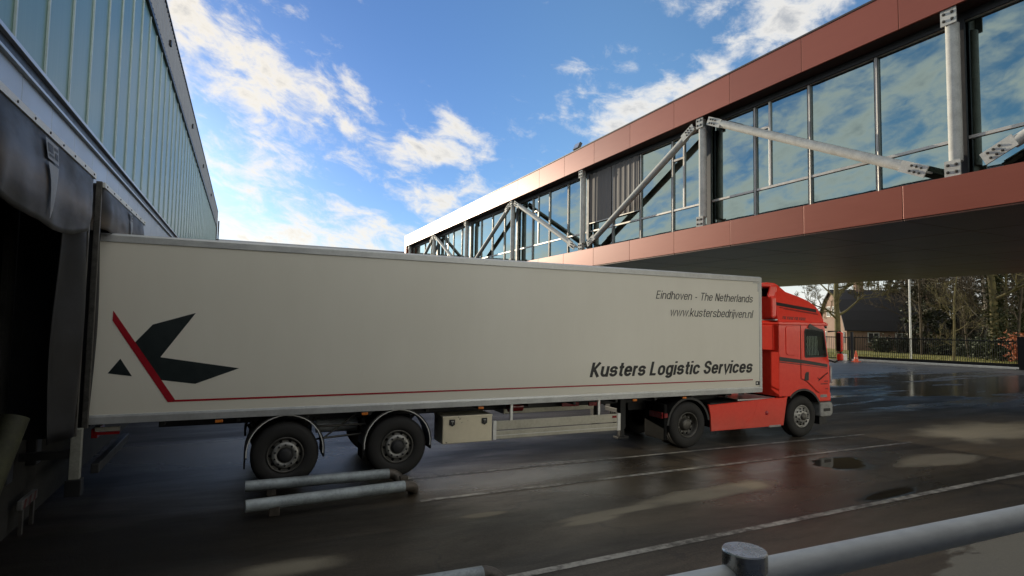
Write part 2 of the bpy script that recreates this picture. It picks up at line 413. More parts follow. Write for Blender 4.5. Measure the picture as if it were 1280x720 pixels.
    # paler concrete apron close to the hand-rail
    ap = math_(nt,'ADD',math_(nt,'MULTIPLY',math_(nt,'SUBTRACT',X,8.2),.55),math_(nt,'MULTIPLY',math_(nt,'SUBTRACT',4.35,Y),1.1))
    ap = math_(nt,'MULTIPLY',sstep(nt,math_(nt,'ADD',ap,math_(nt,'MULTIPLY',math_(nt,'SUBTRACT',wob,.5),3.)),-.05,.12),sstep(nt,math_(nt,'ADD',Y,math_(nt,'MULTIPLY',wob,.6)),5.0,4.7))
    col = mixc(nt,ap,col,mixc(nt,fine,(.14,.13,.105),(.21,.195,.155)))
    # wetness
    puddle = vmax(nt,[ell(nt,v,11.35,8.15,.75,.55,0,wob,.5,.7), ell(nt,v,10.15,6.32,.95,.17,6,wob,.6,.6)])
    halo = vmax(nt,[ell(nt,v,-.4,13.6,2.6,1.3,0,wob,.8,.5), ell(nt,v,11.6,8.2,2.4,1.5,0,wob,1.4,.5), ell(nt,v,10.1,6.4,2.6,.6,5,wob,1.4,.4), ell(nt,v,8.6,8.0,4.2,1.3,0,wob,1.4,.4), ell(nt,v,5.5,9.7,3.0,.6,2,wob,1.2,.5)])
    far = sstep(nt,math_(nt,'ADD',math_(nt,'MULTIPLY',X,.8),math_(nt,'MULTIPLY',Y,.6)),22.,27.)
    band = ell(nt,v,32.,18.3,15.,4.6,15,wob,.7,.35)
    streak = math_(nt,'MULTIPLY',band,sstep(nt,math_(nt,'ADD',noise_(nt,v,.33,6,.60,(.22,1.3,1),.4),math_(nt,'MULTIPLY',band,.10)),.52,.565))
    sheen = math_(nt,'MULTIPLY',fargrey,.35)
    streak = math_(nt,'MAXIMUM',streak,sheen)
    wet = sstep(nt,math_(nt,'ADD',math_(nt,'MULTIPLY',big,.5),math_(nt,'MULTIPLY',mid,.5)),.40,.62)
    col = mixc(nt,math_(nt,'MULTIPLY',puddle,.7),col,(.012,.011,.010))
    nt.links.new(col,p.inputs['Base Color'])
    rg = math_(nt,'SUBTRACT',.60,math_(nt,'MULTIPLY',wet,.30))
    rg = math_(nt,'MULTIPLY',rg,math_(nt,'SUBTRACT',1.,math_(nt,'MULTIPLY',halo,.55)))
    rg = math_(nt,'MULTIPLY',rg,math_(nt,'SUBTRACT',1.,math_(nt,'MULTIPLY',streak,.78)))
    rg = math_(nt,'ADD',rg,math_(nt,'ADD',math_(nt,'MULTIPLY',dirt,.25),math_(nt,'MULTIPLY',ap,.25)))
    rg = math_(nt,'MULTIPLY',rg,math_(nt,'SUBTRACT',1.,math_(nt,'MULTIPLY',puddle,.97)),clamp=True)
    nt.links.new(math_(nt,'MAXIMUM',rg,.015),p.inputs['Roughness'])
    nt.links.new(math_(nt,'MULTIPLY',.45,math_(nt,'SUBTRACT',1.,math_(nt,'MULTIPLY',left_shade,.7))),p.inputs['Specular IOR Level'])
    h = math_(nt,'MULTIPLY',math_(nt,'ADD',math_(nt,'MULTIPLY',fine,.6),math_(nt,'MULTIPLY',grit,.5)),math_(nt,'SUBTRACT',1.,math_(nt,'MAXIMUM',puddle,math_(nt,'MULTIPLY',streak,.9))))
    bump(nt,p,h,.45,.02)
    return m
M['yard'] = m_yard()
def m_line():
    m, nt, p = new_mat('worn_white_road_paint')
    v = pos(nt)
    n = noise_(nt,v,7,6,.7); n2 = noise_(nt,v,.8,3,.5)
    f = sstep(nt,math_(nt,'ADD',math_(nt,'MULTIPLY',n,.6),math_(nt,'MULTIPLY',n2,.4)),.40,.60)
    nt.links.new(mixc(nt,f,(.06,.055,.048),(.38,.365,.325)),p.inputs['Base Color']); p.inputs['Roughness'].default_value=.45
    bump(nt,p,n,.2,.01)
    return m
M['line'] = m_line()

# ------------------------------------------------------------------ camera (solved from the vanishing points)
F = 719.0
def nrm(v): return Vector(v).normalized()
cu = nrm((2192-640, 70, F)); cv = nrm((305-640, 37, F)); cv = (cv - cu*cu.dot(cv)).normalized(); cw = cu.cross(cv)
if cw.y > 0: cw = -cw
right = Vector((cu.x,cv.x,cw.x)); down = Vector((cu.y,cv.y,cw.y)); fwd = Vector((cu.z,cv.z,cw.z))
cam = bpy.data.cameras.new('camera'); cam.sensor_width=36; cam.lens=F/1280*36; cam.clip_start=.05; cam.clip_end=2000
co = bpy.data.objects.new('camera',cam); COL.objects.link(co)
mw = Matrix.Identity(4)
for i in range(3): mw[i][0]=right[i]; mw[i][1]=-down[i]; mw[i][2]=-fwd[i]
mw[2][3]=2.8
co.matrix_world = mw; sc.camera = co

# ------------------------------------------------------------------ sky + sun
def make_world():
    w = bpy.data.worlds.new('World'); sc.world=w; w.use_nodes=True; nt=w.node_tree
    bg = nt.nodes['Background']
    sky = nt.nodes.new('ShaderNodeTexSky'); sky.sky_type='NISHITA'; sky.sun_disc=False
    sky.sun_elevation=R(SUN_EL); sky.sun_rotation=R(SUN_AZ); sky.air_density=1.0; sky.dust_density=.6; sky.ozone_density=2.5
    d = nt.nodes.new('ShaderNodeTexCoord').outputs['Generated']
    sep = nt.nodes.new('ShaderNodeSeparateXYZ'); nt.links.new(d,sep.inputs[0]); Z=sep.outputs[2]
    # cloud texture in the sky dome: streaks running down towards +X+Y
    e1 = Vector((.80,.48,-.36)).normalized(); e2 = Vector((.31,.17,.93)); e2=(e2-e1*e1.dot(e2)).normalized(); e3=e1.cross(e2)
    comb = nt.nodes.new('ShaderNodeCombineXYZ')
    nt.links.new(math_(nt,'MULTIPLY',vmath(nt,'DOT_PRODUCT',d,e1),6.5),comb.inputs[0])
    nt.links.new(math_(nt,'MULTIPLY',vmath(nt,'DOT_PRODUCT',d,e2),13.),comb.inputs[1])
    nt.links.new(math_(nt,'MULTIPLY',vmath(nt,'DOT_PRODUCT',d,e3),6.5),comb.inputs[2])
    n1 = noise_(nt,comb.outputs[0],.62,8,.60,None,.35); n2 = noise_(nt,comb.outputs[0],2.6,7,.64,None,.3)
    low = noise_(nt,d,1.7,3,.5)
    blobs = [(.8,21.0,10.5,3.2,-27,.70),(-5.2,24.6,4.2,3.2,0,.60),(8.6,22.2,2.4,1.0,-50,.8),(17.2,16.8,5.4,1.7,-3,.75),(18.9,19.0,2.8,1.2,-48,.8),
        (-.8,13.1,6.8,2.5,-15,.80),(3.0,7.4,12.,1.5,-3,1.0),(11.5,9.2,6.6,1.2,-14,.7),(21.5,12.8,3.2,1.4,20,.75),(16.2,11.9,4.0,1.2,-8,.6),
        (46.5,23.6,16.,4.0,29,.50),(37.5,19.6,7.,3.0,18,.42),(54,28.5,9,2.0,28,.6),(2.9,27.2,1.6,.6,-10,.5),(42,29,9,2.0,22,.45),(26,31,4,1,20,.3)]
    tot = None
    for az,el,rx,ry,rot,amp in blobs:
        c = Vector((math.sin(R(az))*math.cos(R(el)),math.cos(R(az))*math.cos(R(el)),math.sin(R(el))))
        rt = Vector((math.cos(R(az)),-math.sin(R(az)),0)); up = rt.cross(c)
        a1 = rt*math.cos(R(rot))+up*math.sin(R(rot)); a2 = -rt*math.sin(R(rot))+up*math.cos(R(rot))
        a = math_(nt,'DIVIDE',vmath(nt,'DOT_PRODUCT',d,a1),math.sin(R(rx))); b = math_(nt,'DIVIDE',vmath(nt,'DOT_PRODUCT',d,a2),math.sin(R(ry)))
        q = math_(nt,'ADD',math_(nt,'MULTIPLY',a,a),math_(nt,'MULTIPLY',b,b))
        g = math_(nt,'MULTIPLY',math_(nt,'POWER',2.718,math_(nt,'MULTIPLY',q,-.75)),amp)
        g = math_(nt,'MULTIPLY',g,math_(nt,'GREATER_THAN',vmath(nt,'DOT_PRODUCT',d,c),0.))
        tot = g if tot is None else math_(nt,'ADD',tot,g)
    # broken cloud over the part of the dome behind and left of the viewer
    away = sstep(nt, vmath(nt,'DOT_PRODUCT',d,Vector((-.95,-.30,.1)).normalized()), -.15,.30)
    tot = math_(nt,'ADD',tot,math_(nt,'MULTIPLY',away,sstep(nt,low,.30,.58,.58,.85)))
    zen = math_(nt,'MULTIPLY',sstep(nt,Z,.60,.80),.95)
    tot = math_(nt,'MINIMUM',math_(nt,'ADD',tot,zen),.95)
    tex = math_(nt,'ADD',math_(nt,'MULTIPLY',math_(nt,'SUBTRACT',n1,.5),2.3),math_(nt,'MULTIPLY',math_(nt,'SUBTRACT',n2,.5),2.5))
    dens = math_(nt,'ADD',tot,tex)
    mask = sstep(nt,dens,.28,1.22)
    thick = sstep(nt,dens,.85,1.8)
    sund = Vector((math.sin(R(SUN_AZ))*math.cos(R(SUN_EL)),math.cos(R(SUN_AZ))*math.cos(R(SUN_EL)),math.sin(R(SUN_EL))))
    ca = vmath(nt,'DOT_PRODUCT',d,sund)
    near = sstep(nt,ca,.75,1.0)
    # cloud radiance, warmer and brighter towards the sun, greyer where thick
    lit = mixc(nt,near,(.97,.94,.88),(1.08,1.00,.86))
    shade = mixc(nt,near,(.50,.52,.55),(.66,.64,.60))
    ccol = mixc(nt,math_(nt,'MULTIPLY',thick,math_(nt,'ADD',.35,n2)),lit,shade)
    opp_fill = sstep(nt, vmath(nt,'DOT_PRODUCT',d,Vector((.62,-.78,.12)).normalized()), .25,.80)  # unseen warm cloud bank added opposite the sun to brighten the trailer side
    opp_fill = math_(nt,'MULTIPLY',opp_fill,sstep(nt,Z,.85,.35))
    ccol = mixc(nt,opp_fill,ccol,(3.0,2.75,2.15))
    mask = math_(nt,'MAXIMUM',mask,math_(nt,'MULTIPLY',opp_fill,math_(nt,'ADD',.55,math_(nt,'MULTIPLY',mask,.45))))
    sk = vmath(nt,'MULTIPLY',sky.outputs[0],(SKY_T[0],SKY_T[1],SKY_T[2]))
    glow = sstep(nt,ca,.62,1.0,1.,.50)
    cg = nt.nodes.new('ShaderNodeCombineXYZ')
    nt.links.new(math_(nt,'POWER',glow,1.35),cg.inputs[0]); nt.links.new(glow,cg.inputs[1]); nt.links.new(math_(nt,'POWER',glow,.45),cg.inputs[2])
    sk = vmath(nt,'MULTIPLY',sk,cg.outputs[0])
    # haze whitening just above the horizon
    hz = math_(nt,'MULTIPLY',sstep(nt,Z,.17,.02),.9)
    skc = mixc(nt,hz,sk,(.98,.97,.94))
    fin = mixc(nt,math_(nt,'MULTIPLY',mask,.93),skc,ccol)
    sc_ = vmath(nt,'MULTIPLY',fin,(1/SKY_S,)*3)
    nt.links.new(sc_,bg.inputs[0]); bg.inputs[1].default_value=SKY_S
SKY_S = .10
SKY_T = (.138,.170,.196)
make_world()
sl = bpy.data.lights.new('sun','SUN'); sl.energy=4.2; sl.angle=R(.5); sl.color=(1,.88,.68)
so = bpy.data.objects.new('sun',sl); COL.objects.link(so)
sd = Vector((math.sin(R(SUN_AZ))*math.cos(R(SUN_EL)),math.cos(R(SUN_AZ))*math.cos(R(SUN_EL)),math.sin(R(SUN_EL))))
so.rotation_euler = sd.to_track_quat('Z','Y').to_euler(); so.location=(-20,60,30)

# ------------------------------------------------------------------ ground
GA = Vector((47.54,33.86,0)); GB = Vector((51.45,22.68,0))       # ends of the sliding gate on the ground
gd = (GB-GA).normalized(); gn = Vector((-gd.y,gd.x,0))            # gn points away from the yard
if gn.x < 0: gn = -gn
m = MB(); m.add([(-700,-700,0),(700,-700,0),(700,700,0),(-700,700,0)],[(0,1,2,3)])
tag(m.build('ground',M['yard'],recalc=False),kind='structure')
m = MB()
p0 = GA-gd*140+gn*1.0; p1 = GB+gd*140+gn*1.0
m.add([(*p0.xy,.004),(*p1.xy,.004),(*(p1+gn*300).xy,.004),(*(p0+gn*300).xy,.004)],[(0,1,2,3)])
tag(m.build('grass_verge',M['grass'],recalc=False),kind='structure')
for (x0,x1,y0,y1,w) in ((2.75,15.0,10.18,10.04,.085),(2.6,15.15,8.86,8.93,.10),(2.2,30.,5.86,6.62,.12)):
    m = MB(); n=40
    for i in range(n):
        xa=x0+(x1-x0)*i/n; xb=x0+(x1-x0)*(i+1)/n; ya=y0+(y1-y0)*i/n; yb=y0+(y1-y0)*(i+1)/n
        wa=w*(1+.18*noise.noise((xa*2.1,y0,0))); wb=w*(1+.18*noise.noise((xb*2.1,y0,0)))
        m.add([(xa,ya-wa/2,.004),(xb,yb-wb/2,.004),(xb,yb+wb/2,.004),(xa,ya+wa/2,.004)],[(0,1,2,3)])
    tag(m.build('road_marking',M['line'],recalc=False),kind='structure')
m = MB(); m.box(-2.58,.95,-4,.50,0.0,1.2)
tag(m.build('loading_platform',M['concrete'],bevel=.02),kind='structure')

# ------------------------------------------------------------------ lettering
def glyph(ch, w, b):
    """centre lines of a condensed grotesque letter: (list of (points, closed), advance). Cap height 1."""
    X,h,D=.735,w/2,-.215
    def arc(cx,cy,rx,ry,a0,a1,n=8): return [(cx+rx*math.cos(R(a0+(a1-a0)*i/n)),cy+ry*math.sin(R(a0+(a1-a0)*i/n))) for i in range(n+1)]
    r=b/2; ry=min(.20,X/2-h-.01)
    bowl=[(0,h+ry)]+arc(r,h+ry,r,ry,180,360)[1:]+[(b,X-h-ry)]+arc(r,X-h-ry,r,ry,0,180)[1:]
    P=[]; adv=b+w
    if ch=='K': B=b*1.18; P=[([(0,0),(0,1)],0),([(B,1.0),(.02,.40)],0),([(B*.30,.52),(B+.02,0)],0)]; adv=B+w
    elif ch=='L': P=[([(0,1),(0,h),(b*1.0,h)],0)]; adv=b+w*.8
    elif ch=='E': P=[([(b,1-h),(0,1-h),(0,h),(b,h)],0),([(0,.53),(b*.92,.53)],0)]
    elif ch=='T': B=b*1.15; P=[([(-h,1-h),(B+h,1-h)],0),([(B/2,1-h),(B/2,0)],0)]; adv=B+w
    elif ch=='N': B=b*1.12; P=[([(0,0),(0,1)],0),([(B,0),(B,1)],0),([(h*.2,1-h*.3),(B-h*.2,h*.3)],0)]; adv=B+w
    elif ch=='S': B=b*1.1; q=B/2; P=[(arc(q,1-h-.21,q,.21,-5,180,8)+arc(q,.735,q,.20,190,235,3)+arc(q,.29,q,.23,48,0,4)+arc(q,h+.23,q,.23,-8,-180,9),0)]; adv=B+w
    elif ch=='o': P=[(bowl,1)]
    elif ch=='c': P=[(arc(r,X-h-ry,r,ry,8,180)+[(0,h+ry)]+arc(r,h+ry,r,ry,180,352)[1:],0)]; adv=b+w*.9
    elif ch=='e': P=[([(0,.385),(b,.385)]+arc(r,X-h-ry,r,ry,0,180)+[(0,h+ry)]+arc(r,h+ry,r,ry,180,345)[1:],0)]
    elif ch=='s': a=.155; P=[(arc(r,X-h-a,r,a,0,180,7)+arc(r,X-h-a-.01,r,.14,195,240,3)+arc(r,h+a,r,a+.02,55,0,4)+arc(r,h+a,r,a,-8,-180,8),0)]
    elif ch=='u': P=[([(0,X),(0,h+ry)]+arc(r,h+ry,r,ry,180,360)[1:],0),([(b,0),(b,X)],0)]
    elif ch in 'nhm': P=[([(0,0),(0,1 if ch=='h' else X)],0),(arc(r,X-h-ry,r,ry,180,0)+[(b,0)],0)]
    elif ch=='r': P=[([(0,0),(0,X)],0),(arc(b*.5,X-h-.19,b*.5,.19,180,80,6),0)]; adv=b*.50+w*.75
    elif ch=='t': q=b*.36; P=[([(q*.7,.95),(q*.7,h+.10)]+arc(q*.7+.12,h+.10,.12,.10,180,270,5)+[(b*.72,h)],0),([(-h*.7,X-h),(b*.72,X-h)],0)]; adv=b*.58+w*.8
    elif ch=='l': P=[([(0,0),(0,1)],0)]; adv=w
    elif ch=='i': P=[([(0,0),(0,X)],0),([(0,.87),(0,1)],0)]; adv=w
    elif ch=='j': P=[([(0,X),(0,D+.12)]+arc(-.11,D+h+.10,.11,.10,0,-80,5),0),([(0,.87),(0,1)],0)]; adv=w
    elif ch=='d': P=[(bowl,1),([(b,0),(b,1)],0)]
    elif ch=='b': P=[(bowl,1),([(0,0),(0,1)],0)]
    elif ch=='a': P=[(arc(r,X-h-.19,r,.19,165,0)+[(b,0)],0),(arc(r,.235,r,.235-h,78,300,10)+[(b,.24)],0),([(r*.9,.44),(b,.47)],0)]
    elif ch=='g': P=[(bowl,1),([(b,X),(b,D+.16)]+arc(r,D+h+.15,r,.15,0,-165,7),0)]
    elif ch=='k': P=[([(0,0),(0,1)],0),([(b,X),(.02,.28)],0),([(b*.30,.42),(b+.03,0)],0)]; adv=b+w*.9
    elif ch=='v': P=[([(-h*.2,X),(b/2,h*.6),(b+h*.2,X)],0)]; adv=b+w*.7
    elif ch=='w': B=b*1.62; P=[([(-h*.2,X),(B*.25,h*.7),(B*.5,X-h*.3),(B*.75,h*.7),(B+h*.2,X)],0)]; adv=B+w*.75
    elif ch=='-': P=[([(0,.36),(b*.62,.36)],0)]; adv=b*.62+w
    elif ch=='.': P=[([(0,0),(0,w*1.05)],0)]; adv=w
    elif ch==' ': adv=b*.62
    return P,adv
def ribbon(mb, pts, closed, w, fn, lift):
    n=len(pts); pts=[Vector((x,y)) for x,y in pts]; L_=[]; R_=[]
    for i in range(n):
        a=pts[(i-1)%n] if (closed or i>0) else None; c=pts[(i+1)%n] if (closed or i<n-1) else None
        d1=(pts[i]-a).normalized() if a is not None and (pts[i]-a).length>1e-6 else None
        d2=(c-pts[i]).normalized() if c is not None and (c-pts[i]).length>1e-6 else None
        d1=d1 or d2; d2=d2 or d1
        n1=Vector((-d1.y,d1.x)); n2=Vector((-d2.y,d2.x)); m_=n1+n2
        if m_.length<.3: m_=n1
        m_.normalize(); k=1/max(.45,m_.dot(n1))
        L_.append(pts[i]+m_*w/2*k); R_.append(pts[i]-m_*w/2*k)
    vs=[fn(p.x,p.y,lift) for p in L_]+[fn(p.x,p.y,lift) for p in R_]
    fs=[(i,(i+1)%n,n+(i+1)%n,n+i) for i in range(n if closed else n-1)]
    mb.add(vs,fs)
def lettering(txt, x0, x1, z0, z1, y, mat, parent, shear=.2, stroke=.19, b=.30, gap=.07, name='lettering'):
    """letters laid on the plane Y=y; caps fill z0..z1, the line is fitted to x0..x1"""
    runs=[]; x=stroke/2
    for ch in txt:
        P,adv=glyph(ch,stroke,b)
        for pts,cl in P: runs.append(([(px+x,py) for px,py in pts],cl))
        x+=adv+gap
    tot=x-gap-stroke/2+shear*.5; k=(x1-x0)/tot; H=z1-z0
    mb=MB()
    for i,(pts,cl) in enumerate(runs):
        ribbon(mb,pts,cl,stroke,lambda px,py,l:(x0+k*(px+shear*py),y-l,z0+py*H),.00006*i+ (0))
    return mb.build(name,mat,parent,recalc=False)

def plate(pts, y0, y1, name, mat, parent, bevel=0):
    mb=MB(); mb.prism(pts,y0,y1); return mb.build(name,mat,parent,bevel=bevel)

# ------------------------------------------------------------------ wheels
def wheel(parent, x, y, side, r, kind, label=None):
    """side=-1: outer face looks to -Y"""
    o = Vector((0,side,0))
    w = .30
    tw = MB()
    k = r/.525
    prof = [(.285*k,-.03),(.31*k,.0),(.36*k,.012),(.44*k,.012),(.485*k,-.006),(.510*k,-.03),(.525*k,-.06),(.525*k,-.105),(.512*k,-.108),(.512*k,-.118),(.525*k,-.121),(.525*k,-.18),(.512*k,-.183),(.512*k,-.193),(.525*k,-.196),(.525*k,-.25),(.50*k,-.29),(.42*k,-.30),(.285*k,-.28)]
    tw.lathe(prof,(x,y,r),o,40)
    t = tw.build('wheel',M['tyre'],parent,recalc=True)
    rim = MB()
    if kind=='front':      # dished outwards with hub in the middle
        rim.lathe([(.290*k,-.02),(.282*k,-.004),(.262*k,-.012),(.245*k,-.045),(.215*k,-.030),(.165*k,.020),(.10*k,.024),(.0,.024)],(x,y,r),o,36)
    elif kind=='drive':    # deep dish
        rim.lathe([(.290*k,-.02),(.284*k,-.004),(.266*k,-.012),(.250*k,-.07),(.235*k,-.135),(.150*k,-.14),(.0,-.14)],(x,y,r),o,36)
    else:                  # trailer: shallow dish, dark well
        rim.lathe([(.290*k,-.02),(.284*k,-.004),(.262*k,-.012),(.250*k,-.05),(.225*k,-.055),(.20*k,-.012),(.135*k,-.008),(.0,-.008)],(x,y,r),o,36)
    disc = {'front':.022,'drive':-.138,'trailer':-.008}[kind]
    nr={'front':.165,'drive':.185,'trailer':.166}[kind]*k
    rim.cur=1
    for i in range(10):
        a=2*math.pi*(i+.5)/10
        rim.lathe([(.017,0),(.017,.022),(.010,.030),(0,.030)],(x+nr*math.cos(a), y+side*(disc+.006), r+nr*math.sin(a)),o,6,smooth=False)
    hh={'front':.205,'drive':.215,'trailer':.232}[kind]*k; hd={'front':-.018,'drive':-.134,'trailer':-.045}[kind]
    rim.cur=2
    for i in range(10):
        a=2*math.pi*i/10
        rim.lathe([(.024*k,0),(.022*k,.004),(0,.004)],(x+hh*math.cos(a), y+side*(hd+.012), r+hh*math.sin(a)),o,10)
    rm = rim.build('rim',[M['steel_dark'] if kind!='front' else M['steel_rim'],M['steel_rim'] if kind=='drive' else M['chassis'],M['void']],t)
    if kind=='trailer':
        d=MB(); d.lathe([(.205*k,.0),(.203*k,.006),(.128*k,.008),(.126*k,.0)],(x,y+side*(disc+.001),r),o,36)
        d.build('rim_plate',M['steel_rim'],t)
    hub=MB(); hr={'front':.085,'drive':.135,'trailer':.105}[kind]*k; hl={'front':.05,'drive':.11,'trailer':.055}[kind]
    hub.lathe([(hr*1.12,0),(hr,.01),(hr*.95,hl*.8),(hr*.8,hl),(0,hl)],(x,y+side*disc,r),o,24)
    hub.build('hub',M['steel_dark'] if kind!='trailer' else M['chassis'],t)
    if label: t['label']=label
    return t

def arch(name, parent, x, z, r0, r1, a0, a1, y0, y1, mat, n=20, bevel=.006):
    """ring segment in X-Z swept along Y, angles in degrees"""
    P=[]
    for i in range(n+1):
        a=R(a0+(a1-a0)*i/n); P.append((x+r1*math.cos(a), z+r1*math.sin(a)))
    for i in range(n,-1,-1):
        a=R(a0+(a1-a0)*i/n); P.append((x+r0*math.cos(a), z+r0*math.sin(a)))
    mb=MB(); m2=n+1
    for i in range(n):
        q=[P[i],P[i+1],P[2*m2-2-i],P[2*m2-1-i]]
        vs=[(a,y0,b) for a,b in q]+[(a,y1,b) for a,b in q]
        mb.add(vs,[(0,1,2,3),(7,6,5,4),(0,4,5,1),(2,6,7,3)],False)
        if i==0: mb.add(vs,[(3,7,4,0)])
        if i==n-1: mb.add(vs,[(1,5,6,2)])
    o=mb.build(name,mat,parent)
    return o

# ------------------------------------------------------------------ the semi-trailer
YF, YB = 10.30, 12.85          # near and far side
TX0, TX1 = -2.12, 11.58
tr = thing('semi_trailer',(4.7,11.57,0),'long white box semi-trailer with black lettering, backed into the dock','trailer')
b=MB(); b.box(TX0+.03,TX1-.05,YF,YB,1.30,3.93); b.build('box_body',M['trailer'],tr,bevel=.01)
b=MB(); b.prismx([(YF-.018,3.90),(YF-.018,4.0),(YF+.02,4.03),(YF+.10,4.02),(YF+.10,3.90)],TX0,TX1); b.prismx([(YB+.018,3.90),(YB+.018,3.985),(YB-.03,4.02),(YB-.10,4.02),(YB-.10,3.90)],TX0,TX1)
b.box(TX0+.01,TX1-.01,YF+.1,YB-.1,3.935,3.99)
b.build('top_rail',M['rail_alu'],tr,bevel=.004)
b=MB(); b.prismx([(YF-.02,1.20),(YF-.026,1.30),(YF-.018,1.335),(YF+.05,1.335),(YF+.05,1.20)],TX0,TX1-.01); b.prismx([(YB+.02,1.20),(YB+.02,1.335),(YB-.05,1.335),(YB-.05,1.20)],TX0,TX1-.01); b.box(TX0+.02,TX1-.02,YF+.05,YB-.05,1.22,1.298)
b.build('bottom_rail',M['rail_alu'],tr,bevel=.003)
b=MB()
for y in (YF-.012,YB-.088): b.box(TX1-.085,TX1+.012,y,y+.10,1.205,4.015)
b.box(TX1-.03,TX1+.008,YF+.09,YB-.09,1.25,4.0)
b.build('front_corner_post',M['rail_alu'],tr,bevel=.02,seg=3)
b=MB()
for y in (YF-.014,YB-.066): b.box(TX0-.012,TX0+.05,y,y+.08,1.19,4.018)
b.box(TX0-.01,TX0+.03,YF+.07,YB-.07,1.21,4.0)
b.build('rear_frame',M['steel_dark'],tr,bevel=.006)
# corner reinforcement angles and small plate of the front edge
b=MB(); b.box(11.30,11.49,YF-.004,YF,3.862,3.888); b.box(11.455,11.49,YF-.005,YF,3.66,3.86); b.build('corner_bracket',M['rail_alu'],tr)
b=MB(); b.box(11.37,11.50,YF-.006,YF,1.375,1.47); b.build('rating_plate',M['truck_black'],tr)
b=MB(); b.box(11.39,11.43,YF-.008,YF-.006,1.40,1.445); b.build('plate_mark',M['white_trim'],tr)
# emblem: angular bird wings, crossed by a red bar that runs on as a pin line
yl=YF-.003
b=MB()
b.add([(-1.80,yl,1.94),(-1.493,yl,1.891),(-1.652,yl,2.156)],[(0,1,2)])
b.add([(-1.50,yl,2.372),(-1.262,yl,2.670),(-.69,yl,2.860),(-1.139,yl,2.172),(-.04,yl,1.985),(-.652,yl,1.754),(-1.16,yl,1.832)],[(0,1,2,3),(0,3,6),(6,3,4,5)])
b.build('emblem',M['logo_dark'],tr,recalc=False)
yr=YF-.006
b=MB(); b.add([(-1.775,yr,2.72),(-1.775,yr,2.872),(-.915,yr,1.52),(-.94,yr,1.486),(-1.01,yr,1.486)],[(0,1,2,3,4)])
b.build('red_bar',M['logo_red'],tr,recalc=False)
b=MB(); b.add([(-.945,yr,1.487),(11.27,yr,1.497),(11.27,yr,1.519),(-.93,yr,1.517)],[(0,1,2,3)])
b.build('red_pin_line',M['logo_red'],tr,recalc=False)
lettering('Kusters Logistic Services',6.60,11.27,1.68,1.985,yl,M['cream_letter'],tr,.19,.172,.335,.052)
lettering('Eindhoven - The Netherlands',8.325,11.29,3.385,3.567,yl,M['cream_letter'],tr,.19,.098,.36,.085)
lettering('www.kustersbedrijven.nl',8.715,11.285,3.005,3.195,yl,M['cream_letter'],tr,.19,.098,.36,.085)
# running gear
for x in (.71,2.59):
    wheel(tr,x,YF+.05,-1,.535,'trailer'); wheel(tr,x,YB-.05,1,.535,'trailer')
    g=arch('mudguard',tr,x,.60,.585,.625,-8,188,YF+.03,YF+.46,M['mud'])
    arch('white_edge',g,x,.60,.588,.602,-6,186,YF+.016,YF+.03,M['white_trim'])
    f=MB(); f.box(x-.625,x-.60,YF+.05,YF+.46,.36,.60); f.build('mud_flap',M['flap'],tr)
    f=MB(); f.box(x+.60,x+.625,YF+.05,YF+.46,.46,.60); f.build('mud_flap',M['flap'],tr)
    arch('mudguard',tr,x,.60,.585,.625,-8,188,YB-.46,YB-.03,M['mud'])
    a=MB(); a.tube([(x,YF+.30,.53),(x,YB-.30,.53)],.085,14); a.build('axle',M['chassis'],tr)
    a=MB()
    for y in (11.0,12.1):
        a.tube([(x-.55,y,.98),(x-.4,y,.72),(x,y,.62)],.055,8); a.tube([(x+.28,y,.60),(x+.28,y,1.0)],.12,14); a.tube([(x+.1,y+.1,.62),(x+.55,y+.1,1.02)],.035,8)
    a.build('suspension_arm',M['chassis'],tr)
b=MB()
for y in (11.08,11.98): b.box(-1.2,8.6,y,y+.12,.98,1.215); b.box(8.6,11.3,y,y+.12,1.10,1.215)
for x in [-1.1+i*1.05 for i in range(12)]: b.box(x,x+.06,YF+.06,YB-.06,1.12,1.218)
b.box(8.2,11.2,10.9,12.2,1.06,1.10)
b.build('chassis_frame',M['chassis'],tr,bevel=.008)
for y in (10.95,12.15):
    b=MB(); b.tube([(1.26,y+.1,.86),(1.98,y+.1,.86)],.12,16); b.build('air_tank',M['galv'],tr,bevel=.02)
b=MB(); b.tube([(1.2,10.62,.93),(2.1,10.62,.93)],.022,8); b.tube([(1.22,10.6,.72),(2.1,10.66,.76)],.018,8); b.tube([(1.3,10.6,.70),(1.9,10.66,1.12)],.016,8); b.build('air_line',M['steel_dark'],tr)
# landing legs
for y in (10.95,12.05):
    b=MB(); b.box(7.85,8.0,y,y+.15,.42,1.2); b.box(7.87,7.98,y+.02,y+.13,.25,.42); b.box(7.78,8.07,y-.03,y+.18,.20,.25); b.build('landing_leg',M['chassis'],tr,bevel=.008)
# tool box
tb=MB(); tb.box(3.42,4.42,YF+.03,YF+.55,.515,1.02); tbo=tb.build('tool_box',M['inox'],tr,bevel=.012)
q=MB(); q.box(3.415,4.425,YF+.026,YF+.555,.985,1.026); q.build('tool_box_lid',M['inox'],tbo,bevel=.006)
for x in (3.55,4.20):
    l=MB(); l.box(x,x+.11,YF+.012,YF+.03,.865,.965); l.prism([(x+.005,.865),(x+.055,.835),(x+.105,.865)],YF+.013,YF+.03); l.build('latch',M['black'],tbo,bevel=.004)
    l=MB(); l.tube([(x+.03,YF+.006,.93),(x+.08,YF+.006,.93)],.012,8); l.tube([(x+.055,YF+.006,.93),(x+.055,YF+.006,.88)],.008,8); l.build('latch_handle',M['steel_rim'],tbo)
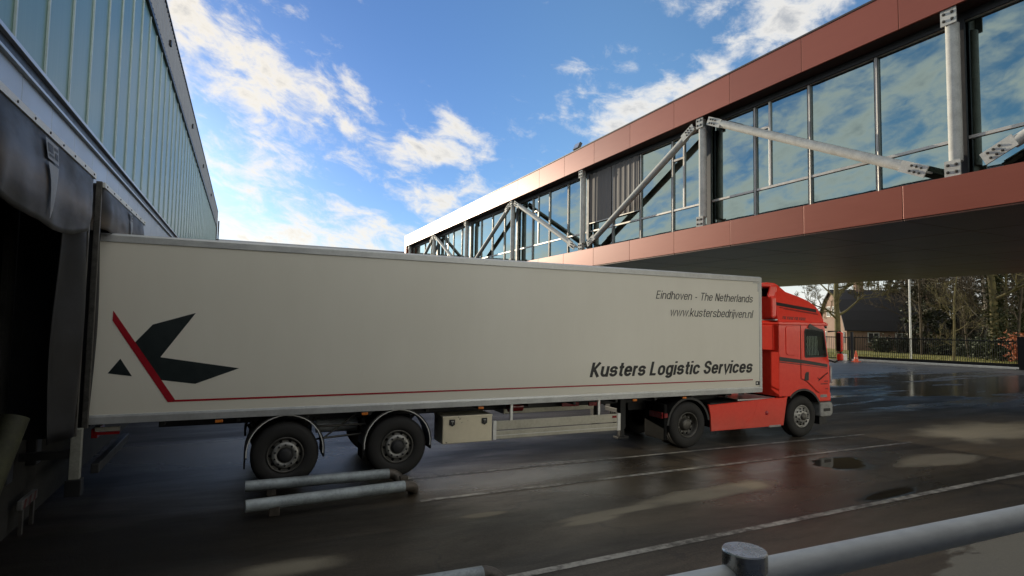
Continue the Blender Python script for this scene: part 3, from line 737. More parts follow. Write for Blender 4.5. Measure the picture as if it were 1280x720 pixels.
# side under-ride guard
sg=MB(); sg.box(4.445,7.40,YF+.03,YF+.055,.535,.695); sg.box(4.445,7.40,YF+.03,YF+.055,.710,.885); so_=sg.build('side_guard',M['side_alu'],tr,bevel=.008)
q=MB(); q.box(4.44,4.51,YF+.022,YF+.062,.53,.892); q.box(7.33,7.41,YF+.022,YF+.062,.53,.892); q.box(4.5,7.34,YF+.026,YF+.03,.60,.612); q.build('guard_end_cap',M['alu'],so_,bevel=.006)
for x in (4.82,6.86):
    q=MB(); q.box(x,x+.05,YF+.06,YF+.10,.86,1.22); q.build('guard_hanger',M['alu'],so_)
q=MB(); q.box(7.20,7.31,YF+.024,YF+.03,.80,.85); q.build('reflector',M['red_light'],so_)
# marker lamps under the floor
for x,mm in ((1.93,'amber'),(4.12,'amber'),(7.72,'amber'),(-.35,'amber'),(9.1,'amber')):
    q=MB(); q.box(x,x+.11,YF+.005,YF+.035,1.135,1.18); q.build('marker_lamp',M[mm],tr,bevel=.008)
q=MB(); q.tube([(4.95,10.75,1.08),(5.25,10.75,1.08)],.10,14); q.build('fire_extinguisher_box',M['red_light'],tr,bevel=.01)
q=MB(); q.box(5.05,7.3,11.2,11.9,.86,1.02); q.build('pallet_rack',M['side_alu'],tr,bevel=.01)
q=MB(); q.box(6.3,6.72,10.9,10.93,1.0,1.08); q.box(6.85,7.15,10.7,10.73,1.02,1.10); q.build('warning_board',M['red_light'],tr)
# rear under-run beam and lamps
q=MB(); q.box(-1.95,-1.85,YF+.05,YB-.05,.48,.62); q.build('underrun_beam',M['chassis'],tr,bevel=.01)
for y in (YF+.10,YB-.62):
    q=MB(); q.box(-1.98,-1.90,y,y+.52,.98,1.12); t_=q.build('rear_lamp',M['red_light'],tr,bevel=.012)
    q=MB(); q.box(-1.985,-1.98,y+.05,y+.2,1.0,1.1); q.build('lamp_lens',M['white_trim'],t_)
q=MB(); q.box(-1.93,-1.62,YF+.08,YF+.10,1.08,1.14); q.build('side_reflector',M['side_alu'],tr)
q=MB(); q.box(-1.93,-1.62,YF+.08,YF+.10,1.03,1.07); q.build('side_reflector',M['red_light'],tr)

# ------------------------------------------------------------------ the tractor unit
tk = thing('tractor_unit',(11.3,11.57,0),'red lorry tractor with high roof and black stripes, coupled to the white trailer','lorry')
YC=11.57
def stations(bulge):   # (y offset, how far the nose is pulled back there)
    return [(-1.25,.10),(-1.21,.05),(-1.12,.02),(-.9,.005),(0,0),(.9,.005),(1.12,.02),(1.21,.05),(1.25,.10)]
def cab_shell():
    prof=[(12.20,1.06),(12.20,2.94),(13.955,2.94),(14.005,2.78),(14.10,2.12),(14.155,1.92),(14.17,1.40),(14.17,.90),(13.74,.90)]
    r=.70; cx,cz=13.05,.53
    for i in range(0,15):
        a=R(32+ (132-32)*i/14); prof.append((cx+r*math.cos(a),cz+r*math.sin(a)))
    prof.append((12.57,1.06))
    b=MB(); st=stations(0); n=len(prof); vs=[]
    for (y,p) in st:
        for (x,z) in prof:
            vs.append((x-(p if x>13.9 else 0),YC+y,z))
    fs=[]
    for j in range(len(st)-1):
        for i in range(n):
            k=(i+1)%n; fs.append((j*n+i,j*n+k,(j+1)*n+k,(j+1)*n+i))
    fs.append(tuple(range(n))); fs.append(tuple(range((len(st)-1)*n,len(st)*n))[::-1])
    b.add(vs,fs); return b
cab_shell().build('cab_body',M['red'],tk,bevel=.022,seg=3)
RP=[(12.2,2.93),(12.2,3.90),(12.36,3.88),(12.62,3.71),(13.1,3.595),(13.48,3.485),(13.74,3.35),(13.90,3.17),(13.985,3.0),(13.99,2.93)]
def roof_hw(z): return 1.235-.135*(z-2.93)/.93
def roof_y(z): return YC-roof_hw(z)
def high_roof():
    b=MB(); st=[(-1,.08),(-.97,.035),(-.88,.01),(-.6,.0),(0,-.01),(.6,.0),(.88,.01),(.97,.035),(1,.08)]; n=len(RP); vs=[]
    for (f,pull) in st:
        for x,z in RP:
            crown=.03*(1-f*f) if z>2.95 else 0
            k=max(0,(x-13.2)/.73)
            vs.append((x-pull*k,YC+f*roof_hw(z),z+crown))
    fs=[(j*n+i,j*n+(i+1)%n,(j+1)*n+(i+1)%n,(j+1)*n+i) for j in range(len(st)-1) for i in range(n)]
    fs+=[tuple(range(n)),tuple(range((len(st)-1)*n,len(st)*n))[::-1]]
    b.add(vs,fs); return b
high_roof().build('high_roof',M['red'],tk,bevel=.03,seg=3)
b=MB(); b.prism([(12.18,2.845),(12.16,2.90),(12.20,2.945),(13.92,2.945),(14.03,2.90),(14.0,2.85)],YC-1.275,YC+1.275); b.build('roof_ledge',M['red'],tk,bevel=.025,seg=3)
# rear lip of the air deflector with the dark opening under it
b=MB(); b.prism([(11.80,3.80),(11.82,3.885),(12.0,3.925),(12.25,3.92),(12.34,3.885),(12.25,3.82)],YC-1.10,YC+1.10); b.build('air_deflector',M['red'],tk,bevel=.025,seg=3)
for s in (-1,1):
    b=MB(); ya,yb=(YC-1.125,YC-1.07) if s<0 else (YC+1.07,YC+1.125)
    b.prism([(11.98,3.56),(12.08,3.84),(12.3,3.85),(12.3,3.40),(12.18,3.40)],ya,yb); b.build('deflector_cheek',M['red'],tk,bevel=.02,seg=3)
b=MB(); b.box(12.185,12.197,YC-1.06,YC+1.06,3.57,3.795); b.build('deflector_opening',M['void'],tk)
# bright moulded rear corner and back wall panel
for s in (-1,1):
    b=MB(); ya,yb=(YC-1.20,YC-.55) if s<0 else (YC+.55,YC+1.20)
    b.box(12.02,12.20,ya,yb,3.02,3.57); b.build('rear_roof_panel',M['red'],tk,bevel=.05,seg=4)
    b=MB(); ya,yb=(YC-1.12,YC-.62) if s<0 else (YC+.62,YC+1.12)
    b.box(12.15,12.20,ya,yb,2.2,2.85); b.build('rear_wall_panel',M['red'],tk,bevel=.03,seg=3)
b=MB(); b.box(12.12,12.198,YC-1.22,YC-.8,2.965,2.995); b.build('white_trim_strip',M['white_trim'],tk)
# --- near-side graphics, 3 mm proud
yn=YC-1.25
def side_sheet(pts,name,mat,off=.0165,parent=None):
    mb=MB(); mb.add([(x,yn-off,z) for x,z in pts],[tuple(range(len(pts)))]); return mb.build(name,mat,parent or tk,recalc=False)
def front_x(z): return 14.02-.15*0 if z<2.1 else 13.99
side_sheet([(12.205,1.955),(13.15,1.865),(13.97,1.765),(13.97,1.845),(13.15,1.955),(12.205,2.055)],'black_stripe',M['truck_black'])
side_sheet([(12.205,1.915),(13.15,1.825),(13.97,1.735),(13.97,1.745),(13.15,1.838),(12.205,1.930)],'black_pinstripe',M['truck_black'])
def roof_sheet(x0a,x1a,z0,z1,dz,name,mat,n=6):
    mb=MB(); vs=[]; fs=[]
    for i in range(n+1):
        t=i/n; x=x0a+(x1a-x0a)*t; za=z0+dz*t; zb=z1+dz*t
        vs+=[(x,roof_y(za)-.005,za),(x,roof_y((za+zb)/2)-.005,(za+zb)/2),(x,roof_y(zb)-.005,zb)]
    for i in range(n): fs+=[(3*i,3*i+3,3*i+4,3*i+1),(3*i+1,3*i+4,3*i+5,3*i+2)]
    mb.add(vs,fs); return mb.build(name,mat,tk,recalc=False)
roof_sheet(12.215,13.66,3.345,3.43,-.15,'roof_stripe',M['truck_black'])
roof_sheet(12.30,13.70,3.29,3.306,-.14,'roof_pinstripe',M['truck_dark_red'])
roof_sheet(12.45,13.72,3.255,3.266,-.125,'roof_pinstripe',M['truck_dark_red'])
# unreadable small black motto on the roof flank: short upright marks
b=MB(); x=12.36; rr=random.Random(3)
for wd in (3,5,3,5):
    for i in range(wd):
        ww=rr.uniform(.030,.046); z0=3.005-(x-12.36)*.03; z1=z0+.066
        y=roof_y(z0)-.012
        b.add([(x,y,z0),(x+ww*.45,y,z0),(x+ww*.55,y,z1),(x+.008,y,z1)],[(0,1,2,3)])
        b.add([(x+.008,y-.001,z1-.016),(x+ww,y-.001,z1-.016),(x+ww,y-.001,z1),(x+.008,y-.001,z1)],[(0,1,2,3)])
        if i%2: b.add([(x+ww*.6,y-.001,z0),(x+ww,y-.001,z0),(x+ww,y-.001,z0+.03),(x+ww*.6,y-.001,z0+.03)],[(0,1,2,3)])
        x+=ww+.010
    x+=.028
b.build('roof_motto',M['truck_black'],tk,recalc=False)
# pressed panel in the sleeper side
def ring(pts_out,pts_in,y,name,mat,parent):
    n=len(pts_out); mb=MB(); mb.add([(x,y,z) for x,z in pts_out]+[(x,y,z) for x,z in pts_in],[(i,(i+1)%n,n+(i+1)%n,n+i) for i in range(n)])
    return mb.build(name,mat,parent,recalc=False)
b=MB(); b.prism([(12.44,2.14),(12.43,2.78),(12.50,2.83),(12.78,2.80),(12.82,2.72),(12.80,2.14),(12.74,2.08),(12.50,2.09)],yn-.016,yn+.01); b.build('side_panel',M['red'],tk,bevel=.014,seg=3)
# door with shut lines
dr=MB(); dr.prism([(12.985,2.92),(12.99,1.50),(13.20,1.42),(13.55,1.165),(13.66,1.12),(13.98,1.12),(13.995,2.0),(13.845,2.86),(13.80,2.92)],yn-.012,yn+.02)
door=dr.build('door',M['red'],tk,bevel=.008,seg=2)
b=MB(); lines=[[(12.985,2.93),(12.975,1.49),(13.19,1.41),(13.54,1.15),(13.66,1.10)]]
for L_ in lines: b.tube([(x,yn-.001,z) for x,z in L_],.007,6)
b.build('shut_line',M['truck_black'],door)
side=[(13.11,2.05),(13.10,2.70),(13.15,2.77),(13.80,2.765),(13.845,2.70),(13.955,2.07),(13.93,2.03),(13.15,2.02)]
ins=[(13.145,2.08),(13.14,2.68),(13.17,2.735),(13.775,2.73),(13.81,2.69),(13.915,2.10),(13.90,2.07),(13.17,2.055)]
b=MB(); b.prism(side,yn-.022,yn-.010); wf=b.build('window_frame',M['truck_black'],door,bevel=.004)
b=MB(); b.add([(x,yn-.0245,z) for x,z in ins],[tuple(range(7,-1,-1))]); b.build('window_pane',M['cab_glass'],door,recalc=False)
# sheet behind the pane, window reflections painted on as pale wavy streaks
def m_reflection():
    m_, nt, p = new_mat('painted_pale_reflection'); v=pos(nt)
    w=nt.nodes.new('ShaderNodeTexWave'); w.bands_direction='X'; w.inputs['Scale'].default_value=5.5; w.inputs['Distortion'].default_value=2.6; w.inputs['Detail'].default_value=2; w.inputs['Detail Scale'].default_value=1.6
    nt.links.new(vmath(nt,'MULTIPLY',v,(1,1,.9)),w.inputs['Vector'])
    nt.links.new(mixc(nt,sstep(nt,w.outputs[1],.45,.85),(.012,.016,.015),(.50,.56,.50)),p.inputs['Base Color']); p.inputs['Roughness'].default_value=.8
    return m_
b=MB(); b.grid(lambda u,v:(13.17+(.46-.06*v)*u, yn-.0232-.0005*math.sin(u*40), 2.08+.50*v),40,2); b.build('sheeting',m_reflection(),door,recalc=False)
b=MB(); b.prism([(13.22,2.80),(13.30,2.90),(13.50,2.82),(13.76,2.74),(13.74,2.70),(13.45,2.74)],yn-.035,yn-.02); b.build('wind_deflector',M['truck_black'],door)
b=MB(); b.prism([(13.09,1.44),(13.12,1.60),(13.16,1.655),(13.26,1.655),(13.25,1.44)],yn-.02,yn-.008); b.build('door_handle',M['truck_black'],door,bevel=.006)
# handwritten name on the door: a looping script stroke and two lines of tiny marks
b=MB(); pts=[]
for i in range(15):
    t=i/14; pts.append((13.62-.03*math.cos(t*4.6-.6),yn-.016,1.465+.035*math.sin(t*4.6+.6)))
for i in range(70):
    t=i/69; pts.append((13.64+.33*t+.010*math.sin(t*60), yn-.016, 1.455+.16*t+.014*math.sin(t*52)))
b.tube(pts,.0065,5); b.tube([(13.60,yn-.016,1.41),(13.80,yn-.016,1.51),(13.95,yn-.016,1.62)],.005,5); b.build('door_script',M['truck_black'],door)
b=MB(); rr=random.Random(5)
for z,xa,xb in ((1.385,13.84,13.96),(1.32,13.70,13.96),(1.19,13.88,13.96)):
    x=xa
    while x<xb:
        ww=rr.uniform(.012,.022); b.add([(x,yn-.015,z),(x+ww,yn-.015,z),(x+ww+.006,yn-.015,z+.032),(x+.006,yn-.015,z+.032)],[(0,1,2,3)]); x+=ww+.010
b.build('door_small_print',M['truck_dark_red'],door,recalc=False)
# windscreen and sun visor
b=MB(); b.add([(14.115,YC-1.0,2.10),(14.115,YC+1.0,2.10),(14.02,YC+.98,2.80),(14.02,YC-.98,2.80)],[(0,1,2,3)]); b.build('windscreen',M['truck_black'],tk,recalc=False)
b=MB(); b.prism([(13.88,2.95),(14.16,2.86),(14.17,2.78),(14.12,2.80)],YC-1.13,YC+1.13); b.build('sun_visor',M['truck_black'],tk,bevel=.01)
# step, grille corner, bumper, lamps
b=MB(); b.box(13.62,14.10,yn-.006,yn+.3,.88,1.10); b.build('step_panel',M['red'],tk,bevel=.02)
b=MB(); b.prism([(13.68,.985),(13.70,1.06),(13.93,1.06),(13.95,.985)],yn-.014,yn+.02); b.build('step_recess',M['grey_bumper'],tk,bevel=.01)
b=MB()
for (x0,x1,y0,y1) in ((13.70,14.13,yn-.012,yn+2.512),): b.prism([(13.70,.48),(13.68,.86),(14.12,.86),(14.17,.80),(14.17,.56),(14.10,.48)],y0,y1)
b.build('bumper',M['grey_bumper'],tk,bevel=.05,seg=3)
for s in (0,1):
    b=MB(); y0=yn+.04 if s==0 else yn+2.06
    b.box(14.12,14.185,y0,y0+.40,.60,.78); b.build('headlight',M['headlamp'],tk,bevel=.02)
b=MB(); b.box(13.80,14.06,yn-.018,yn+.0,.62,.70); b.build('step_hole',M['black'],tk,bevel=.02)
b=MB(); b.box(14.17,14.20,YC-.9,YC+.9,1.05,1.8); b.build('grille',M['truck_black'],tk,bevel=.01)
b=MB(); b.box(14.14,14.20,yn+.02,yn+.10,1.35,1.80); b.build('corner_vane',M['headlamp'],tk,bevel=.02)
b=MB(); b.box(13.72,14.0,yn+.05,yn+.5,.28,.49); b.build('front_mud_flap',M['black'],tk,bevel=.01)
# mirrors
for s in (-1,1):
    y=YC+s*1.47; yi=YC+s*1.22
    mb=MB(); mb.tube([(14.06,yi,2.70),(14.20,y,2.72),(14.20,y,1.98),(14.16,(y+yi)/2,1.90),(14.05,yi,1.95)],.022,8); arm=mb.build('mirror_arm',M['truck_black'],tk)
    mb=MB(); mb.box(14.13,14.25,y-.075,y+.075,2.18,2.70); mb.build('mirror_housing',M['red'],arm,bevel=.05,seg=3)
    mb=MB(); mb.box(14.121,14.133,y-.062,y+.062,2.20,2.68); mb.build('mirror_glass',M['truck_black'],arm)
    mb=MB(); mb.box(14.13,14.25,y-.07,y+.07,1.95,2.13); mb.build('wide_mirror_housing',M['red'],arm,bevel=.04,seg=3)
# side skirt, tank cover
b=MB(); b.prism([(9.97,.95),(9.90,.97),(9.965,.70),(9.985,.34),(12.36,.34),(12.50,1.0),(12.56,1.075),(12.38,1.03),(12.0,1.03)],yn+.02,yn+.07)
sk=b.build('side_skirt',M['red'],tk,bevel=.012,seg=2)
b=MB(); b.prism([(10.6,.40),(11.05,.40),(11.42,.62),(11.55,.93),(11.46,.93),(11.33,.64),(11.0,.44)],yn+.012,yn+.022); b.build('moulded_sweep',M['red'],sk,bevel=.004)
b=MB(); b.lathe([(.055,0),(.05,.006),(0,.006)],(11.78,yn+.02,.68),(0,-1,0),14); b.build('filler_cap',M['logo_red'],sk)
b=MB(); b.box(11.85,12.25,yn+.012,yn+.05,.325,.37); b.build('skirt_step',M['grey_bumper'],sk)
b=MB(); b.box(9.98,12.5,YC+1.18,YC+1.23,.34,1.0); b.build('side_skirt',M['red'],tk,bevel=.012)
b=MB(); b.box(10.05,12.4,yn+.12,yn+.65,.40,.98); b.box(10.05,12.4,YC+.6,YC+1.13,.40,.98); b.build('fuel_tank',M['chassis'],tk,bevel=.04)
b=MB(); b.box(10.9,12.15,yn+.10,YC+1.1,1.0,1.03); b.build('catwalk',M['alu'],tk,bevel=.004)
b=MB()
for y in (YC-.45,YC+.33): b.box(8.1,14.0,y,y+.12,.80,1.02)
b.box(8.1,8.2,YC-.45,YC+.45,.8,1.0); b.build('chassis_rail',M['chassis'],tk,bevel=.008)
b=MB(); b.lathe([(.0,.06),(.45,.06),(.50,.0),(.45,-.04),(0,-.04)],(9.25,YC,1.03),(0,0,1),24); b.build('fifth_wheel',M['chassis'],tk)
b=MB(); b.tube([(11.9,YC-.3,1.03),(11.9,YC-.3,2.6)],.07,12); b.tube([(12.0,YC+.35,1.0),(12.0,YC+.35,2.9)],.09,12); b.build('air_stack',M['chassis'],tk)
b=MB()
for k in range(3):
    pts=[(12.15-.55*t,YC-.35+.3*k,1.5+.25*k-.5*math.sin(t*math.pi)) for t in [i/10 for i in range(11)]]; b.tube(pts,.018,6)
b.build('coupling_hose',M['black'],tk)
wheel(tk,13.05,yn+.03,-1,.525,'front'); wheel(tk,13.05,YC+1.22,1,.525,'front')
wheel(tk,9.31,yn+.04,-1,.525,'drive'); wheel(tk,9.31,YC+1.21,1,.525,'drive')
for y0 in (yn+.40,YC+.55):
    b=MB(); b.lathe([(.285,0),(.44,0),(.525,.05),(.525,.24),(.44,.29),(.285,.29)],(9.31,y0,.525),(0,1,0),32); b.build('inner_tyre',M['tyre'],tk)
g=arch('mudguard',tk,9.31,.53,.575,.625,8,178,yn+.02,yn+.70,M['mud'])
arch('mudguard',tk,9.31,.53,.575,.625,8,178,YC+.55,YC+1.23,M['mud'])
b=MB(); b.box(8.60,8.69,yn+.02,yn+.72,.22,1.02); b.build('rear_mud_flap',M['flap'],tk,bevel=.02)
b=MB(); b.box(8.56,8.605,yn+.05,yn+.50,.70,.84); b.box(8.60,8.70,yn+.01,yn+.03,.72,.82); b.build('tail_light',M['red_light'],tk,bevel=.012)
b=MB(); b.box(12.5,13.6,yn+.35,YC+.9,.62,1.15); b.build('engine_block',M['void'],tk)
b=MB(); b.tube([(9.31,yn+.3,.53),(9.31,YC+.95,.53)],.10,14); b.tube([(13.05,yn+.3,.5),(13.05,YC+.95,.5)],.07,12); b.build('axle',M['chassis'],tk)
arch('wheel_arch_lip',tk,13.05,.53,.655,.705,30,134,yn-.012,yn+.42,M['mud'])

# ------------------------------------------------------------------ wheel guides on the yard
def guide(pts, r, label, foot):
    g=thing('wheel_guide_pipe',(pts[-2][0],pts[-2][1],0),label,'wheel guide','steel pipes that steer lorries into the docks')
    b=MB(); b.tube(pts[:2],r,20); b.build('pipe',M['guide'],g,bevel=.01)
    b=MB(); b.tube(pts[1:],r*.985,20); b.build('pipe_bend',M['guide_end'],g)
    for fx,fy in foot:
        b=MB(); b.box(fx-.07,fx+.07,fy-.06,fy+.06,.0,pts[0][2]-.01); b.build('foot',M['guide_end'],g,bevel=.01)
    return g
def bend(x,y,z,r,dirn):  # quarter bend that turns across (dirn = +-1 in Y) and down
    return [(x+r*math.sin(t)*1.0, y+dirn*r*.9*(1-math.cos(t)), z-.13*(1-math.cos(t))) for t in [i*math.pi/2/8 for i in range(1,9)]]
z=.17
guide([(.12,10.02,z),(2.36,9.98,z)]+bend(2.36,9.98,z,.17,-1)+[(2.53,9.80,.0)],.085,'rear steel guide pipe lying nearest the trailer wheels, its end bent down to a block',[(.5,10.02),(2.57,9.80)])
guide([(.12,8.98,z),(2.42,9.16,z)]+bend(2.42,9.16,z,.19,1)+[(2.62,9.36,.0)],.085,'middle steel guide pipe with curled end, in front of the pipe by the trailer wheels',[(.5,9.0)])
guide([(-1.0,5.82,z),(2.36,5.70,z)]+bend(2.36,5.70,z,.19,-1)+[(2.56,5.48,.0)],.085,'nearest guide pipe at the bottom picture edge, only its bent end in view',[(.5,5.77)])

# ------------------------------------------------------------------ hand-rail in the foreground
hr=thing('handrail',(.60,.535,1.2),'grey galvanised tubular handrail with capped post in the near foreground','handrail')
b=MB(); b.tube([(.0,.588,2.468),(.62,.576,2.468),(1.8,.553,2.468)],.0206,28); b.tube([(.0,.588,1.9),(1.8,.553,1.9)],.018,16); b.build('rail',M['handrail'],hr)
b=MB(); b.lathe([(.0262,-1.3),(.0262,-.012)],(.610,.573,2.5),(0,0,1),32); po=b.build('post',M['handrail'],hr)
b=MB(); b.lathe([(.0285,-.022),(.0285,.0)],(.610,.573,2.505),(0,0,1),40); b.lathe([(.0285,.0),(.0272,.0016)],(.610,.573,2.505),(0,0,1),40,smooth=False); b.lathe([(.0272,.0016),(.0,.0018)],(.610,.573,2.505),(0,0,1),40,smooth=False); b.build('post_cap',M['cap'],po)
b=MB(); b.tube([(1.8,.553,1.2),(1.8,.553,2.47)],.0262,24); b.build('post',M['handrail'],hr)
# ------------------------------------------------------------------ the warehouse on the left
WX=-2.6; Y0W,Y1W=-14.0,56.2
wh=thing('warehouse',(WX,20,0),'teal translucent-clad warehouse wall on the left with grey metal parapet','warehouse')
b=MB(); b.box(WX-30,WX-.12,Y0W,Y1W-.05,0,11.9); b.build('building_core',M['parapet'],wh)
b=MB(); b.box(WX-20,7.0,-16,-1.6,0,9.0); b.build('side_shade_block',M['parapet'],wh,bevel=.02)  # unseen block added behind the camera to shade the trailer's left end
b=MB(); b.box(WX-20,20.5,70,84,0,11.3); b.build('far_shade_block',M['parapet'],wh,bevel=.02)  # hidden block added to keep the low sun off the yard
# lower wall with three dock openings cut into it
b=MB(); openings=[(1.9,4.7),(6.0,8.8),(10.15,12.95),(14.3,17.0)]
ys=[Y0W]+[v for o in openings for v in o]+[Y1W]
for i in range(0,len(ys),2): b.box(WX-.115,WX,ys[i],ys[i+1],1.2,4.66)
b.box(WX-.115,WX,Y0W,Y1W,0,1.2)
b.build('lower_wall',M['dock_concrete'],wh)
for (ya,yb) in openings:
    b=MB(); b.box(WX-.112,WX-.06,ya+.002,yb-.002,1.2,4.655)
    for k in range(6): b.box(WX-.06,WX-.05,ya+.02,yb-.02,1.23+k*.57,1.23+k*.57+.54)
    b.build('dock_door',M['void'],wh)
    for yy in (ya-.25,yb+.02):
        b=MB(); b.box(WX,WX+.12,yy,yy+.22,.75,1.18); b.build('dock_bumper',M['black'],wh,bevel=.015)
b=MB(); y=Y0W; 
while y<Y1W-.1:
    b.box(WX-.1,WX+.02,y+.006,min(y+1.194,Y1W),4.66,5.72); y+=1.2
b.build('pale_panel_band',M['band'],wh,bevel=.004)
b=MB(); b.box(WX-.1,WX+.10,Y0W,Y1W+.02,5.90,5.955); b.box(WX-.1,WX+.075,Y0W,Y1W+.02,5.72,5.76); b.build('drip_profile',M['strip'],wh,bevel=.004)
b=MB(); b.box(WX-.1,WX+.045,Y0W,Y1W+.01,5.76,5.90); b.build('shadow_gap',M['parapet_dark'],wh)
b=MB(); b.box(WX-.1,WX+.05,Y0W,Y1W,5.955,10.66); b.build('translucent_cladding',M['poly'],wh)
b=MB(); y=9.42-1.13*20
while y<Y1W:
    if y>Y0W: b.box(WX+.05,WX+.078,y-.022,y+.022,5.957,10.64); 
    y+=1.13
b.build('glazing_bars',M['alu_rib'],wh,bevel=.004)
b=MB(); b.box(WX-.1,WX+.12,Y0W,Y1W+.03,10.66,10.78); b.build('parapet_foot',M['parapet_dark'],wh,bevel=.006)
b=MB(); y=Y0W; poly=[]
while y<Y1W:
    poly+=[(WX+.10,y),(WX+.10,y+.20),(WX+.135,y+.23),(WX+.135,y+.27)]; y+=.30
vs=[]; 
for (x,yy) in poly: vs+=[(x,min(yy,Y1W+.02),10.78),(x,min(yy,Y1W+.02),12.0)]
b.add(vs,[(2*i,2*i+2,2*i+3,2*i+1) for i in range(len(poly)-1)])
b.build('parapet_sheeting',M['parapet'],wh,recalc=False)
b=MB(); b.box(WX-.5,WX+.16,Y0W,Y1W+.05,12.0,12.06); b.build('coping',M['parapet_dark'],wh,bevel=.008)
b=MB(); b.box(WX-.4,WX+.15,Y1W,Y1W+.06,4.0,12.0); b.tube([(WX+.24,Y1W-.05,.0),(WX+.24,Y1W-.05,11.2)],.06,10); b.build('corner_trim',M['parapet_dark'],wh)
for yy in (20.4,29.0,36.5,45.):
    b=MB(); b.box(WX+.135,WX+.19,yy,yy+.16,11.25,11.42); b.build('overflow_spout',M['parapet_dark'],wh)

# ------------------------------------------------------------------ dock shelters
SX=-1.90
def shelter(ya,yb,label,trailer=False):
    g=thing('dock_shelter',(WX,(ya+yb)/2,1.2),label,'dock shelter','rubber dock shelters on the warehouse wall')
    ym=(ya+yb)/2; wd=yb-ya
    f=MB()
    for yy in (ya+.06,yb-.12): f.box(WX+.02,SX-.05,yy,yy+.06,1.25,4.62)
    f.box(WX+.02,SX-.04,ya+.06,yb-.06,4.58,4.66)
    f.build('shelter_frame',M['black'],g)
    # head curtain: hangs from the top rail, bulging, its lower edge scalloped; open ends hang lower
    top=4.65; bot=4.02 if trailer else 3.78
    def head(u,v):
        y=ya+wd*u; e=min(u,1-u)
        edge=max(0,1-e/.10)
        z=top+(bot-top)*v - (.0 if trailer else .10*v*(1-abs(2*u-1)) -.16*v*max(0,(u-.72)/.28))
        x=SX+.015+.055*math.sin(v*math.pi*.85)*(.9+.1*math.sin(u*7))+.008*math.sin(u*15+2*v)*v+.025*noise.noise((u*3,v*2,ya))*v -.18*edge*edge*v
        z+=.008*math.sin(u*19)*v
        x+=.016*noise.noise((u*11,v*4,ya))*v
        return (x,y,z)
    b=MB(); b.grid(head,70,16); hc=b.build('head_curtain',M['rubber'],g,recalc=False)
    md=hc.modifiers.new('thick','SOLIDIFY'); md.thickness=.012
    t=MB(); t.box(SX+.02,SX+.05,ya-.02,yb+.02,4.595,4.665); sc_=t; t.cur=1; n=8
    for i in range(n):
        y=ya+.12+(wd-.24)*i/(n-1); sc_.lathe([(.014,0),(.012,.008),(0,.009)],(SX+.05,y,4.63),(1,0,0),8)
    t.build('top_strip',[M['white_trim'],M['truck_black']],g)
    # side return of the head curtain, folded back to the wall
    for yy,s in ((ya,1),(yb,-1)):
        b=MB(); b.grid(lambda u,v:(SX-.01-.55*u+.02*math.sin(v*5), yy+s*(.015+.03*math.sin(v*4+u*3)), 4.62-(4.62-(bot-.05+.12*u))*v),10,10)
        o=b.build('curtain_return',M['rubber'],g,recalc=False)
    # pennant-shaped printed maker's mark
    yc=ya+wd*(.52 if trailer else .44); x=None
    def onhead(y,z):
        u=(y-ya)/wd; lo,hi=0,1
        for _ in range(30):
            mid=(lo+hi)/2
            if head(u,mid)[2]>z: lo=mid
            else: hi=mid
        p=head(u,(lo+hi)/2); return (p[0]+.035,y,z)
    def patch(poly,name,mat,lift,par,n=6):
        mb=MB(); (a,b_,c,d)=poly
        vs=[];
        for j in range(n+1):
            for i in range(n+1):
                u,v=i/n,j/n
                y=(a[0]*(1-u)+b_[0]*u)*(1-v)+(d[0]*(1-u)+c[0]*u)*v; z=(a[1]*(1-u)+b_[1]*u)*(1-v)+(d[1]*(1-u)+c[1]*u)*v
                p=onhead(y,z); vs.append((p[0]+lift,p[1],p[2]))
        mb.add(vs,[(j*(n+1)+i,j*(n+1)+i+1,(j+1)*(n+1)+i+1,(j+1)*(n+1)+i) for j in range(n) for i in range(n)],True)
        return mb.build(name,mat,par,recalc=False)
    k=.75 if trailer else 1.25; zt=4.54
    pn=patch([(yc-.17*k,zt),(yc+.17*k,zt),(yc+.145*k,zt-.16*k),(yc-.145*k,zt-.16*k)],'printed_pennant',M['pennant'],.0,g)
    patch([(yc-.14*k,zt-.185*k),(yc+.14*k,zt-.185*k),(yc+.006,zt-.62*k),(yc-.006,zt-.62*k)],'printed_tip',M['pennant'],.0,pn)
    patch([(yc-.13*k,zt-.03*k),(yc+.0*k,zt-.03*k),(yc-.005*k,zt-.10*k),(yc-.12*k,zt-.10*k)],'printed_block',M['pennant_dark'],.004,pn,3)
    patch([(yc+.03*k,zt-.03*k),(yc+.14*k,zt-.03*k),(yc+.135*k,zt-.055*k),(yc+.03*k,zt-.055*k)],'printed_block',M['pennant_dark'],.004,pn,3)
    patch([(yc+.04*k,zt-.075*k),(yc+.125*k,zt-.075*k),(yc+.12*k,zt-.13*k),(yc+.04*k,zt-.13*k)],'printed_block',M['pennant_dark'],.004,pn,3)
    patch([(yc-.115*k,zt-.115*k),(yc+.01*k,zt-.115*k),(yc+.01*k,zt-.135*k),(yc-.11*k,zt-.135*k)],'printed_block',M['pennant_dark'],.004,pn,3)
    # side curtains
    for k2,(y0,y1) in enumerate(((ya+.03,ya+.62),(yb-.62,yb-.03))):
        if trailer:
            y0,y1=(ya+.03,ya+.50) if k2==0 else (yb-.50,yb-.03)
        b=MB()
        b.grid(lambda u,v:(SX-.02-.05*math.sin(u*5+k2)+.02*math.sin(v*7+u*4)-(.10*(u if k2==0 else 1-u)), y0+(y1-y0)*u+.02*math.sin(v*6), 4.58-(4.58-1.26)*v),14,24)
        o=b.build('side_curtain',M['rubber'],g,recalc=False); md=o.modifiers.new('thick','SOLIDIFY'); md.thickness=.01
    for yy in (ya-.015,yb-.035):
        b=MB(); b.box(SX-.06,SX+.012,yy,yy+.05,1.24,4.68); b.build('edge_profile',M['steel_dark'],g,bevel=.006)
    return g
